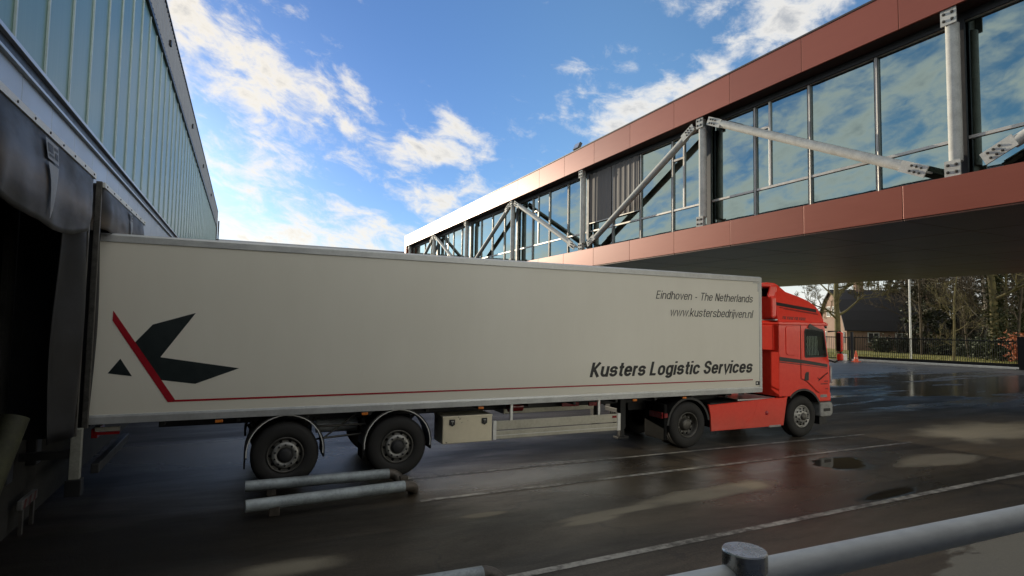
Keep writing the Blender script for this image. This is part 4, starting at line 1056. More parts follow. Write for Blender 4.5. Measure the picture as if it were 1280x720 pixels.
shelter(1.56,5.06,'dock shelter nearest the camera, mostly outside the left picture edge')
shelter(5.64,9.14,'empty worn black rubber dock shelter at the left picture edge, with sagging brownish head curtain')
shelter(9.71,13.34,'dock shelter closed round the rear of the white trailer',True)
# steel leg under the shelter corner, dock levellers' striped lip, yellowish guard post
g=thing('shelter_leg',(-1.95,9.50,.42),'pale steel leg with dark foot below the corner between the two dock shelters','steel leg')
b=MB(); b.box(-2.02,-1.90,9.45,9.55,.62,1.28); b.build('leg_post',M['white_post'],g,bevel=.008)
b=MB(); b.box(-2.05,-1.87,9.42,9.58,.40,.62); b.build('leg_foot',M['black'],g,bevel=.01)
b=MB(); b.box(-2.55,-2.02,9.46,9.54,.9,1.0); b.build('leg_bracket',M['black'],g)
b_=thing('guard_post',(-2.42,6.85,0),'thick faded yellow-green guard post below the empty dock shelter','guard post')
b=MB(); b.tube([(-2.42,6.85,0),(-2.25,7.12,.8),(-2.07,7.5,1.75)],[.135,.13,.12],24); b.build('post_shaft',M['bollard'],b_,bevel=.02)
b=MB(); b.lathe([(.21,0),(.19,.03),(.14,.05),(.135,.05)],(-2.42,6.85,0),(0,0,1),24); b.build('post_base',M['steel_dark'],b_)
bb=thing('barrier_board',(-2.45,9.15,.3),'low red and white striped board under the dock beside the shelter leg','barrier board')
b=MB(); b.box(-2.5,-2.44,9.30,9.9,.32,.44); b.build('board',M['side_board'],bb,bevel=.01)
for i in range(3):
    b=MB(); y=9.33+i*.19; b.add([(-2.437,y,.325),(-2.437,y+.09,.325),(-2.437,y+.14,.435),(-2.437,y+.05,.435)],[(0,1,2,3)]); b.build('red_stripe',M['side_stripe'],bb,recalc=False)
b=MB(); b.box(-2.49,-2.45,9.36,9.42,0,.32); b.box(-2.49,-2.45,9.78,9.84,0,.32); b.build('board_leg',M['steel_dark'],bb)

# ------------------------------------------------------------------ the glazed bridge building on the right
BX=13.2; GX=13.75; TXB=13.40; YE0,YE1=-9.0,51.7; BXE=29.0
br=thing('footbridge',(BX,20,5.22),'copper-red glazed bridge building with steel truss, spanning over the lorry','bridge building')
def fascia(z0,z1,name):
    b=MB(); y=7.85-2.51*8
    while y<YE1:
        a=max(y+.007,YE0); c=min(y+2.51-.007,YE1)
        if c>a: b.box(BX,BX+.06,a,c,z0,z1)
        y+=2.51
    o=b.build(name,M['fascia'],br,bevel=.006)
    b=MB(); b.box(BX+.03,BX+.30,YE0,YE1-.02,z0+.01,z1-.01); b.build('fascia_backing',M['soffit_dark'],br)
    return o
fascia(9.59,10.53,'upper_fascia'); fascia(5.24,5.99,'lower_fascia')
b=MB(); b.box(BX+.0,BX+.55,YE1,YE1+.5,5.24,10.53); b.box(BX+.3,BXE,YE1+.0,YE1+.5,5.24,10.5); b.build('end_portal',M['fascia'],br,bevel=.01)
b=MB(); b.box(BX-.02,BX+.5,YE0,YE1+.5,10.53,10.575); b.build('roof_coping',M['soffit_dark'],br)
b=MB(); b.box(BX+.5,BXE,YE0,YE1,10.4,10.5); b.build('roof',M['soffit_dark'],br)
b=MB()
y=7.85-2.51*8
while y<YE1:
    for i in range(6):
        xa=BX+.02+(BXE-BX-.02)*i/6; xb=BX+.02+(BXE-BX-.02)*(i+1)/6
        b.box(xa+(.0 if i==0 else .012),xb-.012,max(y+.012,YE0),min(y+2.498,YE1),5.20,5.245)
    y+=2.51
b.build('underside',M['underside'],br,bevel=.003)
b=MB(); b.box(BX+.35,BXE-.02,YE0,YE1,5.30,5.95); b.build('floor_slab',M['interior'],br)
b=MB(); b.box(GX+.12,BXE-.05,YE0,YE1,9.46,9.58); b.build('ceiling',M['interior_ceiling'],br)
b=MB(); b.box(BXE-.3,BXE,YE0,YE1,5.25,10.5); b.build('rear_wall',M['interior'],br)
b=MB(); b.box(17.2,17.3,YE0,14.0,5.96,9.45); b.box(17.2,17.3,16.5,23,5.96,9.45); b.box(17.2,17.3,26,YE1,5.96,9.45); b.build('inner_wall',M['interior'],br)
b=MB(); b.box(BX+.06,GX+.15,YE0,YE1,9.585,9.62); b.build('upper_soffit',M['soffit_dark'],br)
b=MB(); b.box(BX+.06,GX+.1,YE0,YE1,5.952,5.985); b.build('lower_ledge',M['soffit_dark'],br)
b=MB(); b.box(GX-.06,GX+.05,YE0,YE1,9.44,9.584); b.box(GX-.10,GX-.06,YE0,YE1,9.40,9.47); b.build('head_frame',M['frame_dark'],br)
b=MB(); b.box(GX-.04,GX+.05,YE0,YE1,5.99,6.06); b.build('sill_frame',M['frame_dark'],br)
# windows: each bay of the truss holds four
COLS=[6.87+7.35*k for k in range(-2,7)]
for bi in range(-2,6):
    y0=6.87+7.35*bi
    for j in range(4):
        ya=y0+j*1.8375; yb=ya+1.8375
        if j==3: pass
        fm=MB()
        for yy,hw in ((ya,.035),(yb,.035)):
            fm.box(GX-.05,GX+.03,yy+(.002 if yy==ya else -hw),yy+(hw if yy==ya else -.002),6.06,9.44)
        fm.box(GX-.045,GX+.03,ya+.036,yb-.036,6.83,6.90)
        fm.box(GX-.045,GX+.03,ya+.036,yb-.036,9.39,9.438); fm.box(GX-.045,GX+.03,ya+.036,yb-.036,6.062,6.10)
        vent=(j==2 and bi==0) or (j==0 and bi in (1,)) or (j==2 and bi in(2,4)) or (j==1 and bi==-1)
        if vent:
            ys_=yb-.62 if bi!=1 else ya+1.25
            if bi==0: ys_=ya+1.30
            fm.box(GX-.045,GX+.03,ys_-.035,ys_+.035,6.90,9.39)
            y_a,y_b=(ys_+.035,yb-.036)
            if bi==0: y_a,y_b=(ys_+.035,yb-.036)
            fm.box(GX-.045,GX+.03,y_a,y_b,8.62,8.70)
        w=fm.build('window',M['frame_alu'],br,bevel=.006)
        pn=MB(); pn.add([(GX,ya+.02,6.06),(GX,yb-.02,6.06),(GX,yb-.02,9.44),(GX,ya+.02,9.44)],[(3,2,1,0)]); pn.build('pane',M['glass'],w,recalc=False)
        gk=MB()
        for yy in (ya+.036,yb-.046): gk.box(GX-.056,GX-.05,yy-.004,yy+.012,6.06,9.44)
        gk.build('gasket',M['frame_dark'],w)
        if bi==1 and j in (2,3):
            bl=MB(); bl.grid(lambda u,v:(GX-.075+.012*math.sin(u*31)+.006*math.sin(u*67),ya+.06+(yb-ya-.12)*u,9.40-(9.40-7.22)*v),60,2); bl.build('screen_blind',M['blind'],w,recalc=False)
            bl=MB(); bl.box(GX-.10,GX-.05,ya+.05,yb-.05,7.19,7.225); bl.build('blind_rail',M['frame_alu'],w)
# curtain-like dark strips at the columns, inside
for y in COLS:
    b=MB(); b.box(GX+.10,GX+.16,y+.15,y+.55,6.0,9.45); b.build('inner_screen',M['interior'],br)
def bolts(mb,c,ax,u,v,rows,cols,du,dv,r=.032):
    for i in range(rows):
        for j in range(cols):
            p=Vector(c)+Vector(u)*(i-(rows-1)/2)*du+Vector(v)*(j-(cols-1)/2)*dv
            mb.lathe([(r,0),(r,.022),(r*.6,.04),(0,.04)],p,ax,6,smooth=False)
for y in COLS:
    b=MB(); b.tube([(TXB,y,6.32),(TXB,y,9.28)],.125,24); c=b.build('truss_column',M['galv_truss'],br)
    for z in (6.16,9.42):
        p=MB(); p.box(TXB-.15,TXB-.12,y-.15,y+.15,z-.17,z+.17); p.box(TXB-.12,TXB+.10,y-.02,y+.02,z-.17,z+.17)
        p.cur=1; bolts(p,(TXB-.15,y,z),(-1,0,0),(0,1,0),(0,0,1),2,2,.16,.15); p.build('end_plate',[M['galv_truss'],M['steel_dark']],c)
    # dark inner post behind it
    p=MB(); p.box(GX-.11,GX-.055,y-.10,y+.10,6.06,9.44); p.build('back_post',M['frame_dark'],c,bevel=.01)
for k in range(-2,6):
    ya=6.87+7.35*k; yb=ya+7.35
    # the braces meet at the top of every second column
    lo,hi=((ya,yb) if (k%2==0) else (yb,ya))
    s=1 if hi>lo else -1
    A=Vector((TXB,lo+s*.62,6.26)); B=Vector((TXB,hi-s*.42,9.36))
    d=(B-A).normalized(); nn=d.cross(Vector((1,0,0))).normalized()
    b=MB(); b.tube([A+d*.42,B-d*.42],.118,24); t=b.build('truss_brace',M['galv_truss'],br)
    for P,sg in ((A,1),(B,-1)):
        c=P+d*sg*.20
        p=MB(); p.obox(c+Vector((-.10,0,0)),d,nn,Vector((1,0,0)),.30,.13,.016); p.obox(c+Vector((.02,0,0)),d,nn,Vector((1,0,0)),.30,.02,.10); p.cur=1; bolts(p,c+Vector((-.116,0,0))-d*sg*.06,(-1,0,0),d,nn,3,2,.11,.12,.027); p.build('end_plate',[M['galv_truss'],M['steel_dark']],t)
K_=1.288
br.location=(17.0,25.76,5.917); br.scale=(K_,)*3   # the bridge was drawn at a smaller scale
fl=thing('floodlight',(17.2,28.27,12.82),'small dark floodlight on the roof edge of the red bridge','floodlight')
b=MB(); b.tube([(17.2,28.27,12.80),(17.2,28.27,12.90)],.03,8); b.build('stand',M['gate'],fl)
b=MB(); b.obox((17.17,28.3,13.06),Vector((.9,.1,-.42)).normalized(),Vector((.42,0,.9)).normalized(),(0,1,0),.09,.20,.30); h_=b.build('lamp_head',M['gate'],fl,bevel=.02)
b=MB(); b.obox((17.085,28.29,13.098),Vector((.9,.1,-.42)).normalized(),Vector((.42,0,.9)).normalized(),(0,1,0),.006,.17,.27); b.build('lamp_glass',M['headlamp'],h_)

# ------------------------------------------------------------------ gate, fence, kerb, pole, cone
def along(t): return GA+(GB-GA)*t
L=(GB-GA).length
t0=.093
gt=thing('sliding_gate',along(.5),'black barred sliding gate across the yard exit, on a white ground beam','gate')
gx=Vector((gd.x,gd.y,0)); gy=gn
def gbox(mb,ta,tb,z0,z1,w,off=0):
    a=along(ta)+gn*off; c=along(tb)+gn*off
    m_=(a+c)/2; mb.obox((m_.x,m_.y,(z0+z1)/2),gx,gy,(0,0,1),(c-a).length/2,w/2,(z1-z0)/2)
b=MB(); gbox(b,t0,1,.16,.40,.12); gbox(b,t0,1,1.98,2.06,.08); gbox(b,t0,t0+.007,.40,1.98,.08); gbox(b,.993,1,.40,1.98,.08); b.build('gate_frame',M['gate'],gt,bevel=.01)
b=MB(); n=int(L*(1-t0)/.135)
for i in range(1,n):
    t=t0+(1-t0)*i/n; p=along(t); b.box(p.x-.014,p.x+.014,p.y-.014,p.y+.014,.40,2.20 if i%2 else 2.0)
b.build('bars',M['gate'],gt)
b=MB(); gbox(b,t0-.01,1.0,.0,.17,.40,-.05); tag(b.build('ground_beam',M['kerb'],None,bevel=.02),'long white concrete beam on the ground under the sliding gate','ground beam')
def gpost(t,h,w,label,mat):
    p=along(t); g=thing('gate_post',p,label,'gate post')
    b=MB(); b.obox((p.x,p.y,h/2),gx,gy,(0,0,1),w/2,w/2,h/2); b.build('shaft',mat,g,bevel=.01)
    b=MB(); b.obox((p.x,p.y,h+.02),gx,gy,(0,0,1),w/2+.02,w/2+.02,.02); b.build('cap_plate',mat,g)
    b=MB(); b.obox((p.x,p.y,.02),gx,gy,(0,0,1),w/2+.08,w/2+.08,.02); b.build('base_plate',mat,g)
gpost(t0-.012,2.45,.20,'grey steel gate post behind the traffic cone',M['post_grey'])
gpost(1.012,2.35,.42,'thick black gate post at the right end of the gate',M['gate'])
def fence(ta,tb,label):
    g=thing('bar_fence',along((ta+tb)/2),label,'fence')
    b=MB(); gbox(b,ta,tb,.14,.20,.06); gbox(b,ta,tb,1.96,2.03,.06); b.build('rails',M['post_grey'],g)
    b=MB(); n=max(2,int(L*abs(tb-ta)/.14))
    for i in range(n):
        p=along(ta+(tb-ta)*i/n); b.box(p.x-.012,p.x+.012,p.y-.012,p.y+.012,.1,2.08)
    b.build('bars',M['post_grey'],g)
    k=max(1,int(L*abs(tb-ta)/3))
    for i in range(k+1):
        p=along(ta+(tb-ta)*i/k); b=MB(); b.box(p.x-.045,p.x+.045,p.y-.045,p.y+.045,0,2.1); b.build('fence_post',M['post_grey'],g)
fence(-2.2,t0-.03,'grey bar fence beside the cab, left of the gate')
fence(1.04,2.4,'dark bar fence running on to the right of the thick gate post')
pl=thing('flagpole',(53.47,31.39,0),'tall slim white pole behind the gate','pole')
b=MB(); b.tube([(53.47,31.39,0),(53.47,31.39,11.5)],[.085,.055],16); b.build('shaft',M['pole'],pl)
b=MB(); b.lathe([(.18,0),(.18,.04),(.09,.06)],(53.47,31.39,.005),(0,0,1),16); b.build('base_flange',M['galv'],pl)
cp=Vector((46.6,31.75,0))
cn=thing('traffic_cone',(cp.x,cp.y,0),'orange traffic cone with white band in front of the gate post','traffic cone')
b=MB(); b.lathe([(.21,.05),(.19,.06),(.045,.90),(.03,.92),(0,.92)],(cp.x,cp.y,0),(0,0,1),20); co_=b.build('cone_body',M['cone'],cn)
b=MB(); b.lathe([(.150,.30),(.117,.46)],(cp.x,cp.y,0),(0,0,1),20); b.lathe([(.098,.565),(.077,.665)],(cp.x,cp.y,0),(0,0,1),20); b.build('white_band',M['white_trim'],co_)
b=MB(); b.box(cp.x-.26,cp.x+.26,cp.y-.26,cp.y+.26,0,.05); b.build('cone_foot',M['cone'],cn,bevel=.02)
bp=Vector((46.9,33.2,0))
bk=thing('concrete_block',(bp.x,bp.y,0),'white concrete block on the ground beside the cab mirror','concrete block')
b=MB(); b.prism([(bp.x-.30,0),(bp.x+.30,0),(bp.x+.26,.58),(bp.x-.26,.58)],bp.y-.28,bp.y+.28); b.build('block_body',M['kerb'],bk,bevel=.04,seg=3)
b=MB(); b.tube([(bp.x-.10,bp.y,.56),(bp.x-.10,bp.y,.65),(bp.x+.10,bp.y,.65),(bp.x+.10,bp.y,.56)],.02,8); b.build('lifting_eye',M['steel_dark'],bk)

# ------------------------------------------------------------------ the farmhouse
def house():
    D=85; az=R(55.1); dv=Vector((math.sin(az),math.cos(az),0)); rt=Vector((dv.y,-dv.x,0))
    a=(rt*math.cos(R(24))+dv*math.sin(R(24))).normalized(); c=Vector((-a.y,a.x,0))   # c: towards the back
    if c.dot(dv)<0: c=-c
    O=dv*D                      # near eave corner at the lit gable
    Wd,Ln=8.4,11.5; ez=2.75; rz=8.1
    g=thing('farmhouse',(O.x,O.y,0),'brick farmhouse with lit gable and big dark tiled roof behind the gate','house')
    def P(u,v,z): q=O+a*u+c*v; return (q.x,q.y,z)
    # bell-shaped gable outline
    prof=[(0,ez),(.55,ez+1.1),(1.25,ez+2.35),(2.4,ez+3.85),(Wd/2,rz-.12)]
    full=prof+[(Wd-v,z) for v,z in prof[-2::-1]]
    b=MB()
    for u in (0,Ln-.02):
        pts=[P(u,.1,0),P(u,Wd-.1,0)]+[P(u,v if 0<v<Wd else (0.1 if v==0 else Wd-.1),z-.1) for v,z in full[::-1]]
        b.add(pts,[tuple(range(len(pts)))])
    b.add([P(0,.1,0),P(Ln,.1,0),P(Ln,.1,ez),P(0,.1,ez)],[(0,1,2,3)]); b.add([P(0,Wd-.1,0),P(Ln,Wd-.1,0),P(Ln,Wd-.1,ez),P(0,Wd-.1,ez)],[(0,1,2,3)])
    b.build('wall',M['brick'],g)
    # roof: two bell-curved slopes, hipped at the far end
    b=MB()
    def roof(u,v,out=0): return P(u,v,0)
    ur=[-.35]*len(prof); 
    for s in (0,1):
        vs=[];
        for v,z in prof:
            h=(z-ez)/(rz-ez); end=Ln+.3-(0 if h<.45 else (h-.45)*5.2)
            vv=(v-.25*(1-h)) if s==0 else Wd-(v-.25*(1-h))
            z2=z-(.25 if h==0 else 0)
            vs+=[P(-.35,vv,z2),P(end,vv,z2)]
        b.add(vs,[(2*i,2*i+1,2*i+3,2*i+2) for i in range(len(prof)-1)])
    # hip
    l=[(v,z) for v,z in prof]; hv=[]
    for v,z in l:
        h=(z-ez)/(rz-ez); end=Ln+.3-(0 if h<.45 else (h-.45)*5.2)
        hv+=[P(end,v-.25*(1-h),z),P(end,Wd-(v-.25*(1-h)),z)]
    b.add(hv,[(2*i,2*i+1,2*i+3,2*i+2) for i in range(len(l)-1)])
    ro=b.build('roof',M['roof_tile'],g); md=ro.modifiers.new('thick','SOLIDIFY'); md.thickness=.14
    def ch(u,v,z0,z1,w,name):
        b=MB(); q=O+a*u+c*v; b.obox((q.x,q.y,(z0+z1)/2),a,c,(0,0,1),w,w*.8,(z1-z0)/2); b.obox((q.x,q.y,z1+.06),a,c,(0,0,1),w+.07,w*.8+.07,.06); b.build(name,M['brick'],ro)
    ch(3.4,Wd/2,rz-.6,rz+.95,.48,'chimney')
    def win(u,v,z0,z1,w,onend=True):
        fm=MB(); q=O+a*u+c*v
        ax=c if onend else a; ay=a if onend else c
        off=-ay*.03
        q=q+off
        fm.obox((q.x,q.y,(z0+z1)/2),ax,ay,(0,0,1),w/2,.04,(z1-z0)/2)
        f_=fm.build('window',M['white_trim'],g)
        for sgn in (-1,1):
            pn=MB(); r_=q-ay*.045+ax*sgn*w*.23; pn.obox((r_.x,r_.y,(z0+z1)/2),ax,ay,(0,0,1),w*.19,.008,(z1-z0)/2-.1); pn.build('pane',M['frame_dark'],f_)
    win(0,Wd*.5-.55,4.3,5.7,1.1); win(0,Wd*.5+1.0,4.3,5.7,1.1); win(0,1.6,.9,2.3,1.3); win(0,Wd-1.8,.9,2.3,1.3)
    win(3.2,.1,1.0,2.3,1.4,False); win(6.6,.1,1.0,2.3,1.6,False); win(9.6,.1,1.0,2.2,1.2,False)
    b=MB()
    for u in (.45,1.2): q=O+a*(-.05)+c*u; 
    q=O+a*(-.06)+c*.75; b.obox((q.x,q.y,1.6),c,a,(0,0,1),.28,.03,.7); q=O+a*(-.06)+c*2.5; b.obox((q.x,q.y,1.6),c,a,(0,0,1),.28,.03,.7)
    b.build('shutter',M['gate'],g)
    b=MB(); q=O+a*8.3+c*.05; b.obox((q.x,q.y,1.05),a,c,(0,0,1),.5,.05,1.05); b.build('door',M['gate'],g)
house()

# ------------------------------------------------------------------ trees
def bare_tree(name, seed, H, r0, mat, levels=5, spread=.55, trunk_frac=.35, lean=.03, twig=.012, nb=(2,3), low=0.0, upb=.18):
    rnd=random.Random(seed); mb=MB()
    def limb(p,d,ln,r,lev):
        n=5 if lev==0 else (3 if lev<3 else 2); pts=[p]; rs=[r]; q=Vector(p); dd=Vector(d)
        for i in range(n):
            dd=(dd+Vector((rnd.uniform(-1,1),rnd.uniform(-1,1),rnd.uniform(-.6,1)))*(.08 if lev==0 else .20)).normalized()
            q=q+dd*ln/n; pts.append(q.copy()); rs.append(max(twig,r*(1-(.42 if lev==0 else .55)*(i+1)/n)))
        mb.tube(pts,rs,(8,6,4,3,3,3)[min(lev,5)],caps=False)
        if lev>=levels: return
        if lev==0:
            for k in range(rnd.randint(7,10)):
                t=rnd.uniform(low if low else .30,.98); i=min(int(t*n),n-1); b0=pts[i].lerp(pts[i+1],t*n-i)
                az=rnd.uniform(0,6.28); e=rnd.uniform(.15,.8)
                limb(b0,Vector((math.cos(az)*math.cos(e),math.sin(az)*math.cos(e),math.sin(e))),H*rnd.uniform(.22,.42)*(1.2-.5*t),r*rnd.uniform(.22,.42),1)
            limb(pts[-1],dd,H*.3,rs[-1]*.8,1)
        else:
            for k in range(rnd.randint(*nb)+2):
                t=rnd.uniform(.25,1.0); i=min(int(t*n),n-1); b0=pts[i].lerp(pts[i+1],t*n-i)
                side=dd.cross(Vector((rnd.uniform(-1,1),rnd.uniform(-1,1),rnd.uniform(-1,1)))).normalized()
                nd=(dd*rnd.uniform(.5,1)+side*spread*rnd.uniform(.8,1.6)+Vector((0,0,upb))).normalized()
                limb(b0,nd,ln*rnd.uniform(.42,.68),max(twig,rs[i]*.55),lev+1)
    limb(Vector((0,0,-.1)),Vector((lean*rnd.uniform(-1,1),lean*rnd.uniform(-1,1),1)),H*trunk_frac*1.8,r0,0)
    return mb
def leaves(mb, pts, n, spread, size, rnd, flat=.5):
    for _ in range(n):
        c=Vector(rnd.choice(pts))+Vector((rnd.gauss(0,1),rnd.gauss(0,1),rnd.gauss(0,.8)))*spread
        u=Vector((rnd.gauss(0,1),rnd.gauss(0,1),rnd.gauss(0,flat))).normalized(); w=u.cross(Vector((rnd.gauss(0,1),rnd.gauss(0,1),rnd.gauss(0,1)))).normalized()
        s=size*rnd.uniform(.6,1.4)
        mb.add([c-u*s,c+w*s*.55,c+u*s,c-w*s*.55],[(0,1,2,3)])
def place(az,D): return Vector((math.sin(R(az))*D,math.cos(R(az))*D,0))
def put(root,loc,rz,sc_):
    root.location=(loc.x,loc.y,0); root.rotation_euler=(0,0,rz); root.scale=(sc_,sc_,sc_)
WOOD='bare trees in the wood behind the gate'
def tree_root(name,label,group=None): return thing(name,(0,0,0),label,'tree',group)
# big mossy bare tree in front of the gable
t=tree_root('bare_tree','large mossy bare tree standing in front of the lit brick gable')
bare_tree('b',11,13,.34,None,5,.6,.42,.05,.016,(2,3)).build('trunk',M['bark_green'],t); put(t,place(54.45,72),1.2,1)
# bare trees
specs=[('bare_tree',21,15,.22,'bark',.5,.5),('bare_tree',22,13,.17,'bark_green',.55,.45),('bare_tree',23,17,.30,'bark_dark',.5,.5),('bare_tree',24,14,.14,'bark',.6,.4),('birch_tree',25,16,.13,'bark_pale',.45,.5)]
protos=[]
for nm,sd_,H,r0,mt,sp,tf in specs:
    b=bare_tree(nm,sd_,H,r0,None,4,sp,tf,.06,.013,(2,3),.22)
    protos.append((nm,b,M[mt]))
lab={0:'brown bare tree with upright limbs in the wood behind the gate',1:'greenish bare tree among the brown ones behind the gate',2:'dark thick-limbed bare tree in the wood behind the gate',3:'slender brown bare tree in the wood behind the gate',4:'pale slim birch in the wood behind the gate'}
spots=[(3,56.2,98,.9),(1,58.6,96,.8),(0,59.2,92,1.05),(3,60.3,78,1.0),(4,60.9,90,1.0),(2,61.4,98,1.0),(1,62.35,62.5,.62),(0,62.9,86,1.05),(3,63.3,76,.9),(2,63.9,92,1.05),(4,64.3,84,1.0),(0,64.7,74,.95),(1,65.5,80,1.0),
       (3,66.0,70,1.0),(2,66.6,88,1.1),(0,67.3,78,1.0),(3,68.2,74,1.0),(1,69.2,82,1.0),(2,70.2,76,1.0),(4,71.4,80,1.0),(0,72.6,74,1.0),(3,59.8,110,1.1),(0,61.9,112,1.1),(2,64.6,110,1.15),(3,67.0,108,1.1)]
first={}
for i,(k,az,D,s_) in enumerate(spots):
    nm,b,mt=protos[k]
    if k not in first:
        t=tree_root(nm,lab[k],WOOD); b.build('trunk',mt,t); first[k]=t
    else: t=copy_tree(first[k])
    if (k,az)==(1,62.35): t['label']='small greenish bare tree standing just behind the middle of the gate'
    put(t,place(az,D),i*1.7,s_)
# ivy-clad trunk
def ivy_tree(seed,H,r,label,az,D,n=5200,cr=.55):
    rnd=random.Random(seed); t=tree_root('ivy_clad_tree',label)
    bare_tree('x',seed,H,r,None,4,.55,.5,.03,.02,(2,3),.35).build('trunk',M['bark_green'],t)
    b=MB(); pts=[(rnd.gauss(0,.16),rnd.gauss(0,.16),z*H*.68) for z in [rnd.random()**1.15 for _ in range(300)]]
    leaves(b,pts,n,cr*.55,.13,rnd); b.build('ivy',M['ivy'],t,recalc=False); put(t,place(az,D),0,1)
ivy_tree(31,17,.38,'thick ivy-clad tree trunk right of the middle of the gate',64.95,70)
ivy_tree(33,16,.32,'ivy-clad tree rising behind the right end of the gate',66.35,77,3600)
# conifers
def conifer(seed,H,rad,label,az,D,dens=1.0,base=.12,group=None):
    rnd=random.Random(seed); t=tree_root('conifer_tree',label,group)
    b=MB(); b.tube([(0,0,-.1),(0,0,H*.5),(0,0,H)],[.24,.14,.02],8,caps=False); c=MB()
    z=H*base
    while z<H*.985:
        f=(z-H*base)/(H*(1-base)); rr=rad*(1-f)**.8*(.75+.4*rnd.random())+.15
        for k in range(rnd.randint(5,8)):
            az_=rnd.uniform(0,6.28); dr=-.10-.22*(1-f); l=rr*rnd.uniform(.65,1.15)
            e=Vector((math.cos(az_),math.sin(az_),dr))*l; p=Vector((0,0,z)); m_=p+e*.55+Vector((0,0,.05*l))
            b.tube([p,m_,p+e],[.035,.02,.008],3,caps=False)
            pts=[p.lerp(m_,tt) for tt in (.5,.8)]+[m_.lerp(p+e,tt) for tt in (.1,.4,.7,1)]
            leaves(c,pts,int(26*dens*(.5+l/rad)),.16*max(.6,l/2),.17,rnd,.35)
        z+=H*.030*rnd.uniform(.7,1.4)
    b.build('trunk',M['bark_dark'],t); c.build('crown',M['conifer'],t,recalc=False); put(t,place(az,D),seed,1)
conifer(41,10.5,2.6,'dark spruce rising just right of the farmhouse roof',58.15,99)
conifer(42,15,3.2,'tall dark spruce directly left of the white pole',59.15,92,1.0,.05)
conifer(43,14,3.0,'broad dark evergreen just right of the white pole',60.55,82,1.2,.04)
conifer(44,15,3.2,'dark evergreen in the gap between the pole and the slim tree',61.3,97,1.1,.05)
conifer(46,15,3.4,'tall dark evergreen behind the ivy-clad trunks',65.4,98,1.1,.06)
conifer(47,14,3.4,'dark evergreen at mid-gate, behind the small greenish tree',63.2,94,1.1,.05)
conifer(45,13,2.8,'dark evergreen behind the right end of the gate',67.6,92,1.0,.05)
# shrubs
def shrub(seed,w,h,mat,name,label,az,D,n=1500,size=.13,cat='shrub',group=None):
    rnd=random.Random(seed); t=thing(name,(0,0,0),label,cat,group)
    b=MB(); pts=[]
    for k in range(14):
        a=rnd.uniform(0,6.28); e=Vector((math.cos(a)*w*.5*rnd.random(),math.sin(a)*w*.5*rnd.random(),h*rnd.uniform(.45,.95)))
        b.tube([(0,0,0),e*.5+Vector((0,0,.1*h)),e],[.05,.03,.012],4,caps=False); pts+=[e,e*.8,e*.55,e*.35+Vector((rnd.uniform(-.3,.3)*w,rnd.uniform(-.3,.3)*w,0))]
    c=MB(); leaves(c,pts,n,.17*w**.6*h**.2,size,rnd,.6)
    b.build('stems',M['bark_dark'],t); c.build('foliage',mat,t,recalc=False); put(t,place(az,D),0,1)
shrub(51,2.6,2.6,M['beech'],'beech_shrub','orange-brown leafed beech bush by the right gate post',66.85,62.5,2600,.12)
SH='green shrubs behind the gate'
for i,(az,D,w,h) in enumerate([(57.6,82,3.0,1.7),(59.5,84,3.0,1.8),(61.8,80,3.2,1.6),(63.5,78,3.6,2.0),(64.4,74,3.2,2.0),(65.6,70,3.2,2.3),(68.0,66,3.4,2.6),(69.4,66,3.4,2.6)]):
    shrub(60+i,w,h,M['laurel'],'evergreen_shrub','dark green leafy shrub on the verge behind the gate',az,D,1900,.13,'shrub',SH)
# the far wood that reads as one brown mass
rnd=random.Random(9); b=MB()
for i in range(14000):
    az=rnd.uniform(57.6,76); D=rnd.uniform(112,150); q=place(az,D); h=9.5*rnd.random()**1.4*(.75+.5*noise.noise((az*.9,0,1)))+.1
    c=Vector((q.x,q.y,h)); u=Vector((rnd.gauss(0,.5),rnd.gauss(0,.5),rnd.gauss(0,1))).normalized(); w_=u.cross(Vector((rnd.gauss(0,1),rnd.gauss(0,1),rnd.gauss(0,1)))).normalized()
    s=rnd.uniform(.25,.85); th=rnd.uniform(.05,.22)
    b.add([c-u*s,c+w_*th,c+u*s,c-w_*th],[(0,1,2,3)])
for i in range(90):
    az=rnd.uniform(55.6,76); q=place(az,rnd.uniform(112,145)); b.tube([(q.x,q.y,0),(q.x+rnd.uniform(-1,1),q.y,rnd.uniform(9,15))],[rnd.uniform(.12,.3),.04],5,caps=False)
tag(b.build('far_wood',M['wood_mass'],None,recalc=False),'hazy brown far wood behind the separate trees','wood',None,'stuff')
# brushwood between the trees
b=MB(); rnd=random.Random(19)
for i in range(11000):
    az=rnd.uniform(58.6,74); D=rnd.uniform(80,104); q=place(az,D); h=4.6*rnd.random()**1.5*(.8+.5*noise.noise((az*1.7,3,1)))+.05
    c=Vector((q.x,q.y,h)); u=Vector((rnd.gauss(0,.45),rnd.gauss(0,.45),1)).normalized(); w_=u.cross(Vector((rnd.gauss(0,1),rnd.gauss(0,1),.2))).normalized()
    s=rnd.uniform(.2,.7); th=rnd.uniform(.012,.05); b.add([c-u*s,c+w_*th,c+u*s,c-w_*th],[(0,1,2,3)])
tag(b.build('brushwood',M['wood_mass'],None,recalc=False),'brown leafless brushwood filling the gaps between the trees','brushwood',None,'stuff')
# grass blades on the verge
b=MB(); rnd=random.Random(29)
for i in range(11000):
    t=rnd.uniform(-.8,1.9); o=1.15+13*rnd.random()**1.3; p=along(t)+gn*o
    h=rnd.uniform(.05,.20)*(1+.8*max(0,noise.noise((p.x*.5,p.y*.5,0)))); a=rnd.uniform(0,6.28); w_=.03
    b.add([(p.x-w_*math.cos(a),p.y-w_*math.sin(a),.003),(p.x+w_*math.cos(a),p.y+w_*math.sin(a),.003),(p.x+rnd.uniform(-.08,.08),p.y+rnd.uniform(-.08,.08),h)],[(0,1,2)])
tag(b.build('grass_tufts',M['grass'],None,recalc=False),'sunlit yellow-green winter grass behind the gate','grass',None,'stuff')
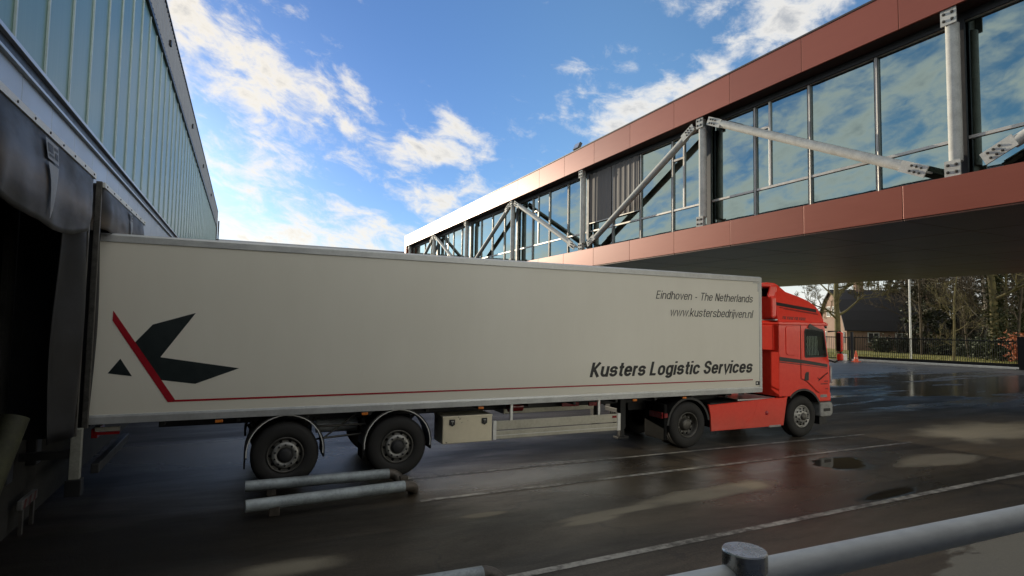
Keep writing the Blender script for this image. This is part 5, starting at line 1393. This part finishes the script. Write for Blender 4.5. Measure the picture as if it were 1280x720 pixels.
# --- pieces that lie apart become parts of their own
def split_apart(o):
    me=o.data; nv=len(me.vertices)
    if nv>6000 or me.users>1: return
    par=list(range(nv))
    def fd(i):
        while par[i]!=i: par[i]=par[par[i]]; i=par[i]
        return i
    for e in me.edges:
        a,b_=fd(e.vertices[0]),fd(e.vertices[1])
        if a!=b_: par[a]=b_
    isl={}
    for v in me.vertices: isl.setdefault(fd(v.index),[]).append(v.co)
    if len(isl)<2 or len(isl)>200: return
    keys=list(isl); bb=[]
    for k in keys:
        c=isl[k]; bb.append(([min(q[i] for q in c) for i in range(3)],[max(q[i] for q in c) for i in range(3)]))
    g=list(range(len(keys)))
    def fg(i):
        while g[i]!=i: i=g[i]
        return i
    for i in range(len(keys)):
        for j in range(i):
            gap=math.sqrt(sum(max(0,bb[i][0][a]-bb[j][1][a],bb[j][0][a]-bb[i][1][a])**2 for a in range(3)))
            big=max(max(h-l for l,h in zip(*bb[i])),max(h-l for l,h in zip(*bb[j])))
            if gap<=max(.02,big*.5): g[fg(i)]=fg(j)
    roots=sorted({fg(i) for i in range(len(keys))})
    if len(roots)<2 or len(roots)>14: return
    where={k:fg(i) for i,k in enumerate(keys)}
    for n_,r_ in enumerate(roots):
        bm=bmesh.new(); bm.from_mesh(me); bm.verts.ensure_lookup_table()
        bmesh.ops.delete(bm,geom=[v for v in bm.verts if where[fd(v.index)]!=r_],context='VERTS')
        m2=bpy.data.meshes.new(me.name); bm.to_mesh(m2); bm.free()
        for mt in me.materials: m2.materials.append(mt)
        if n_==0: first_=m2
        else:
            c=o.copy(); c.data=m2; COL.objects.link(c); c.parent=o.parent
    o.data=first_
SKIP={'emblem','roof_motto','door_small_print','door_script','bars','rails','upper_fascia','lower_fascia','underside','glazing_bars','pale_panel_band','wall','roof','stems','foliage','trunk','crown','ivy','rim','end_plate','top_strip','window','white_band'}
for o in list(COL.objects):
    if o.type=='MESH' and o.parent and not o.children and o.name.split('.')[0] not in SKIP: split_apart(o)
# --- render settings
sc.view_settings.view_transform='Standard'; sc.view_settings.look='None'; sc.view_settings.exposure=0; sc.view_settings.gamma=1
sc.render.engine='CYCLES'; cy=sc.cycles
cy.use_denoising=True; cy.max_bounces=8; cy.diffuse_bounces=3; cy.glossy_bounces=4; cy.transparent_max_bounces=10; cy.caustics_reflective=False; cy.caustics_refractive=False
cy.sample_clamp_indirect=6.
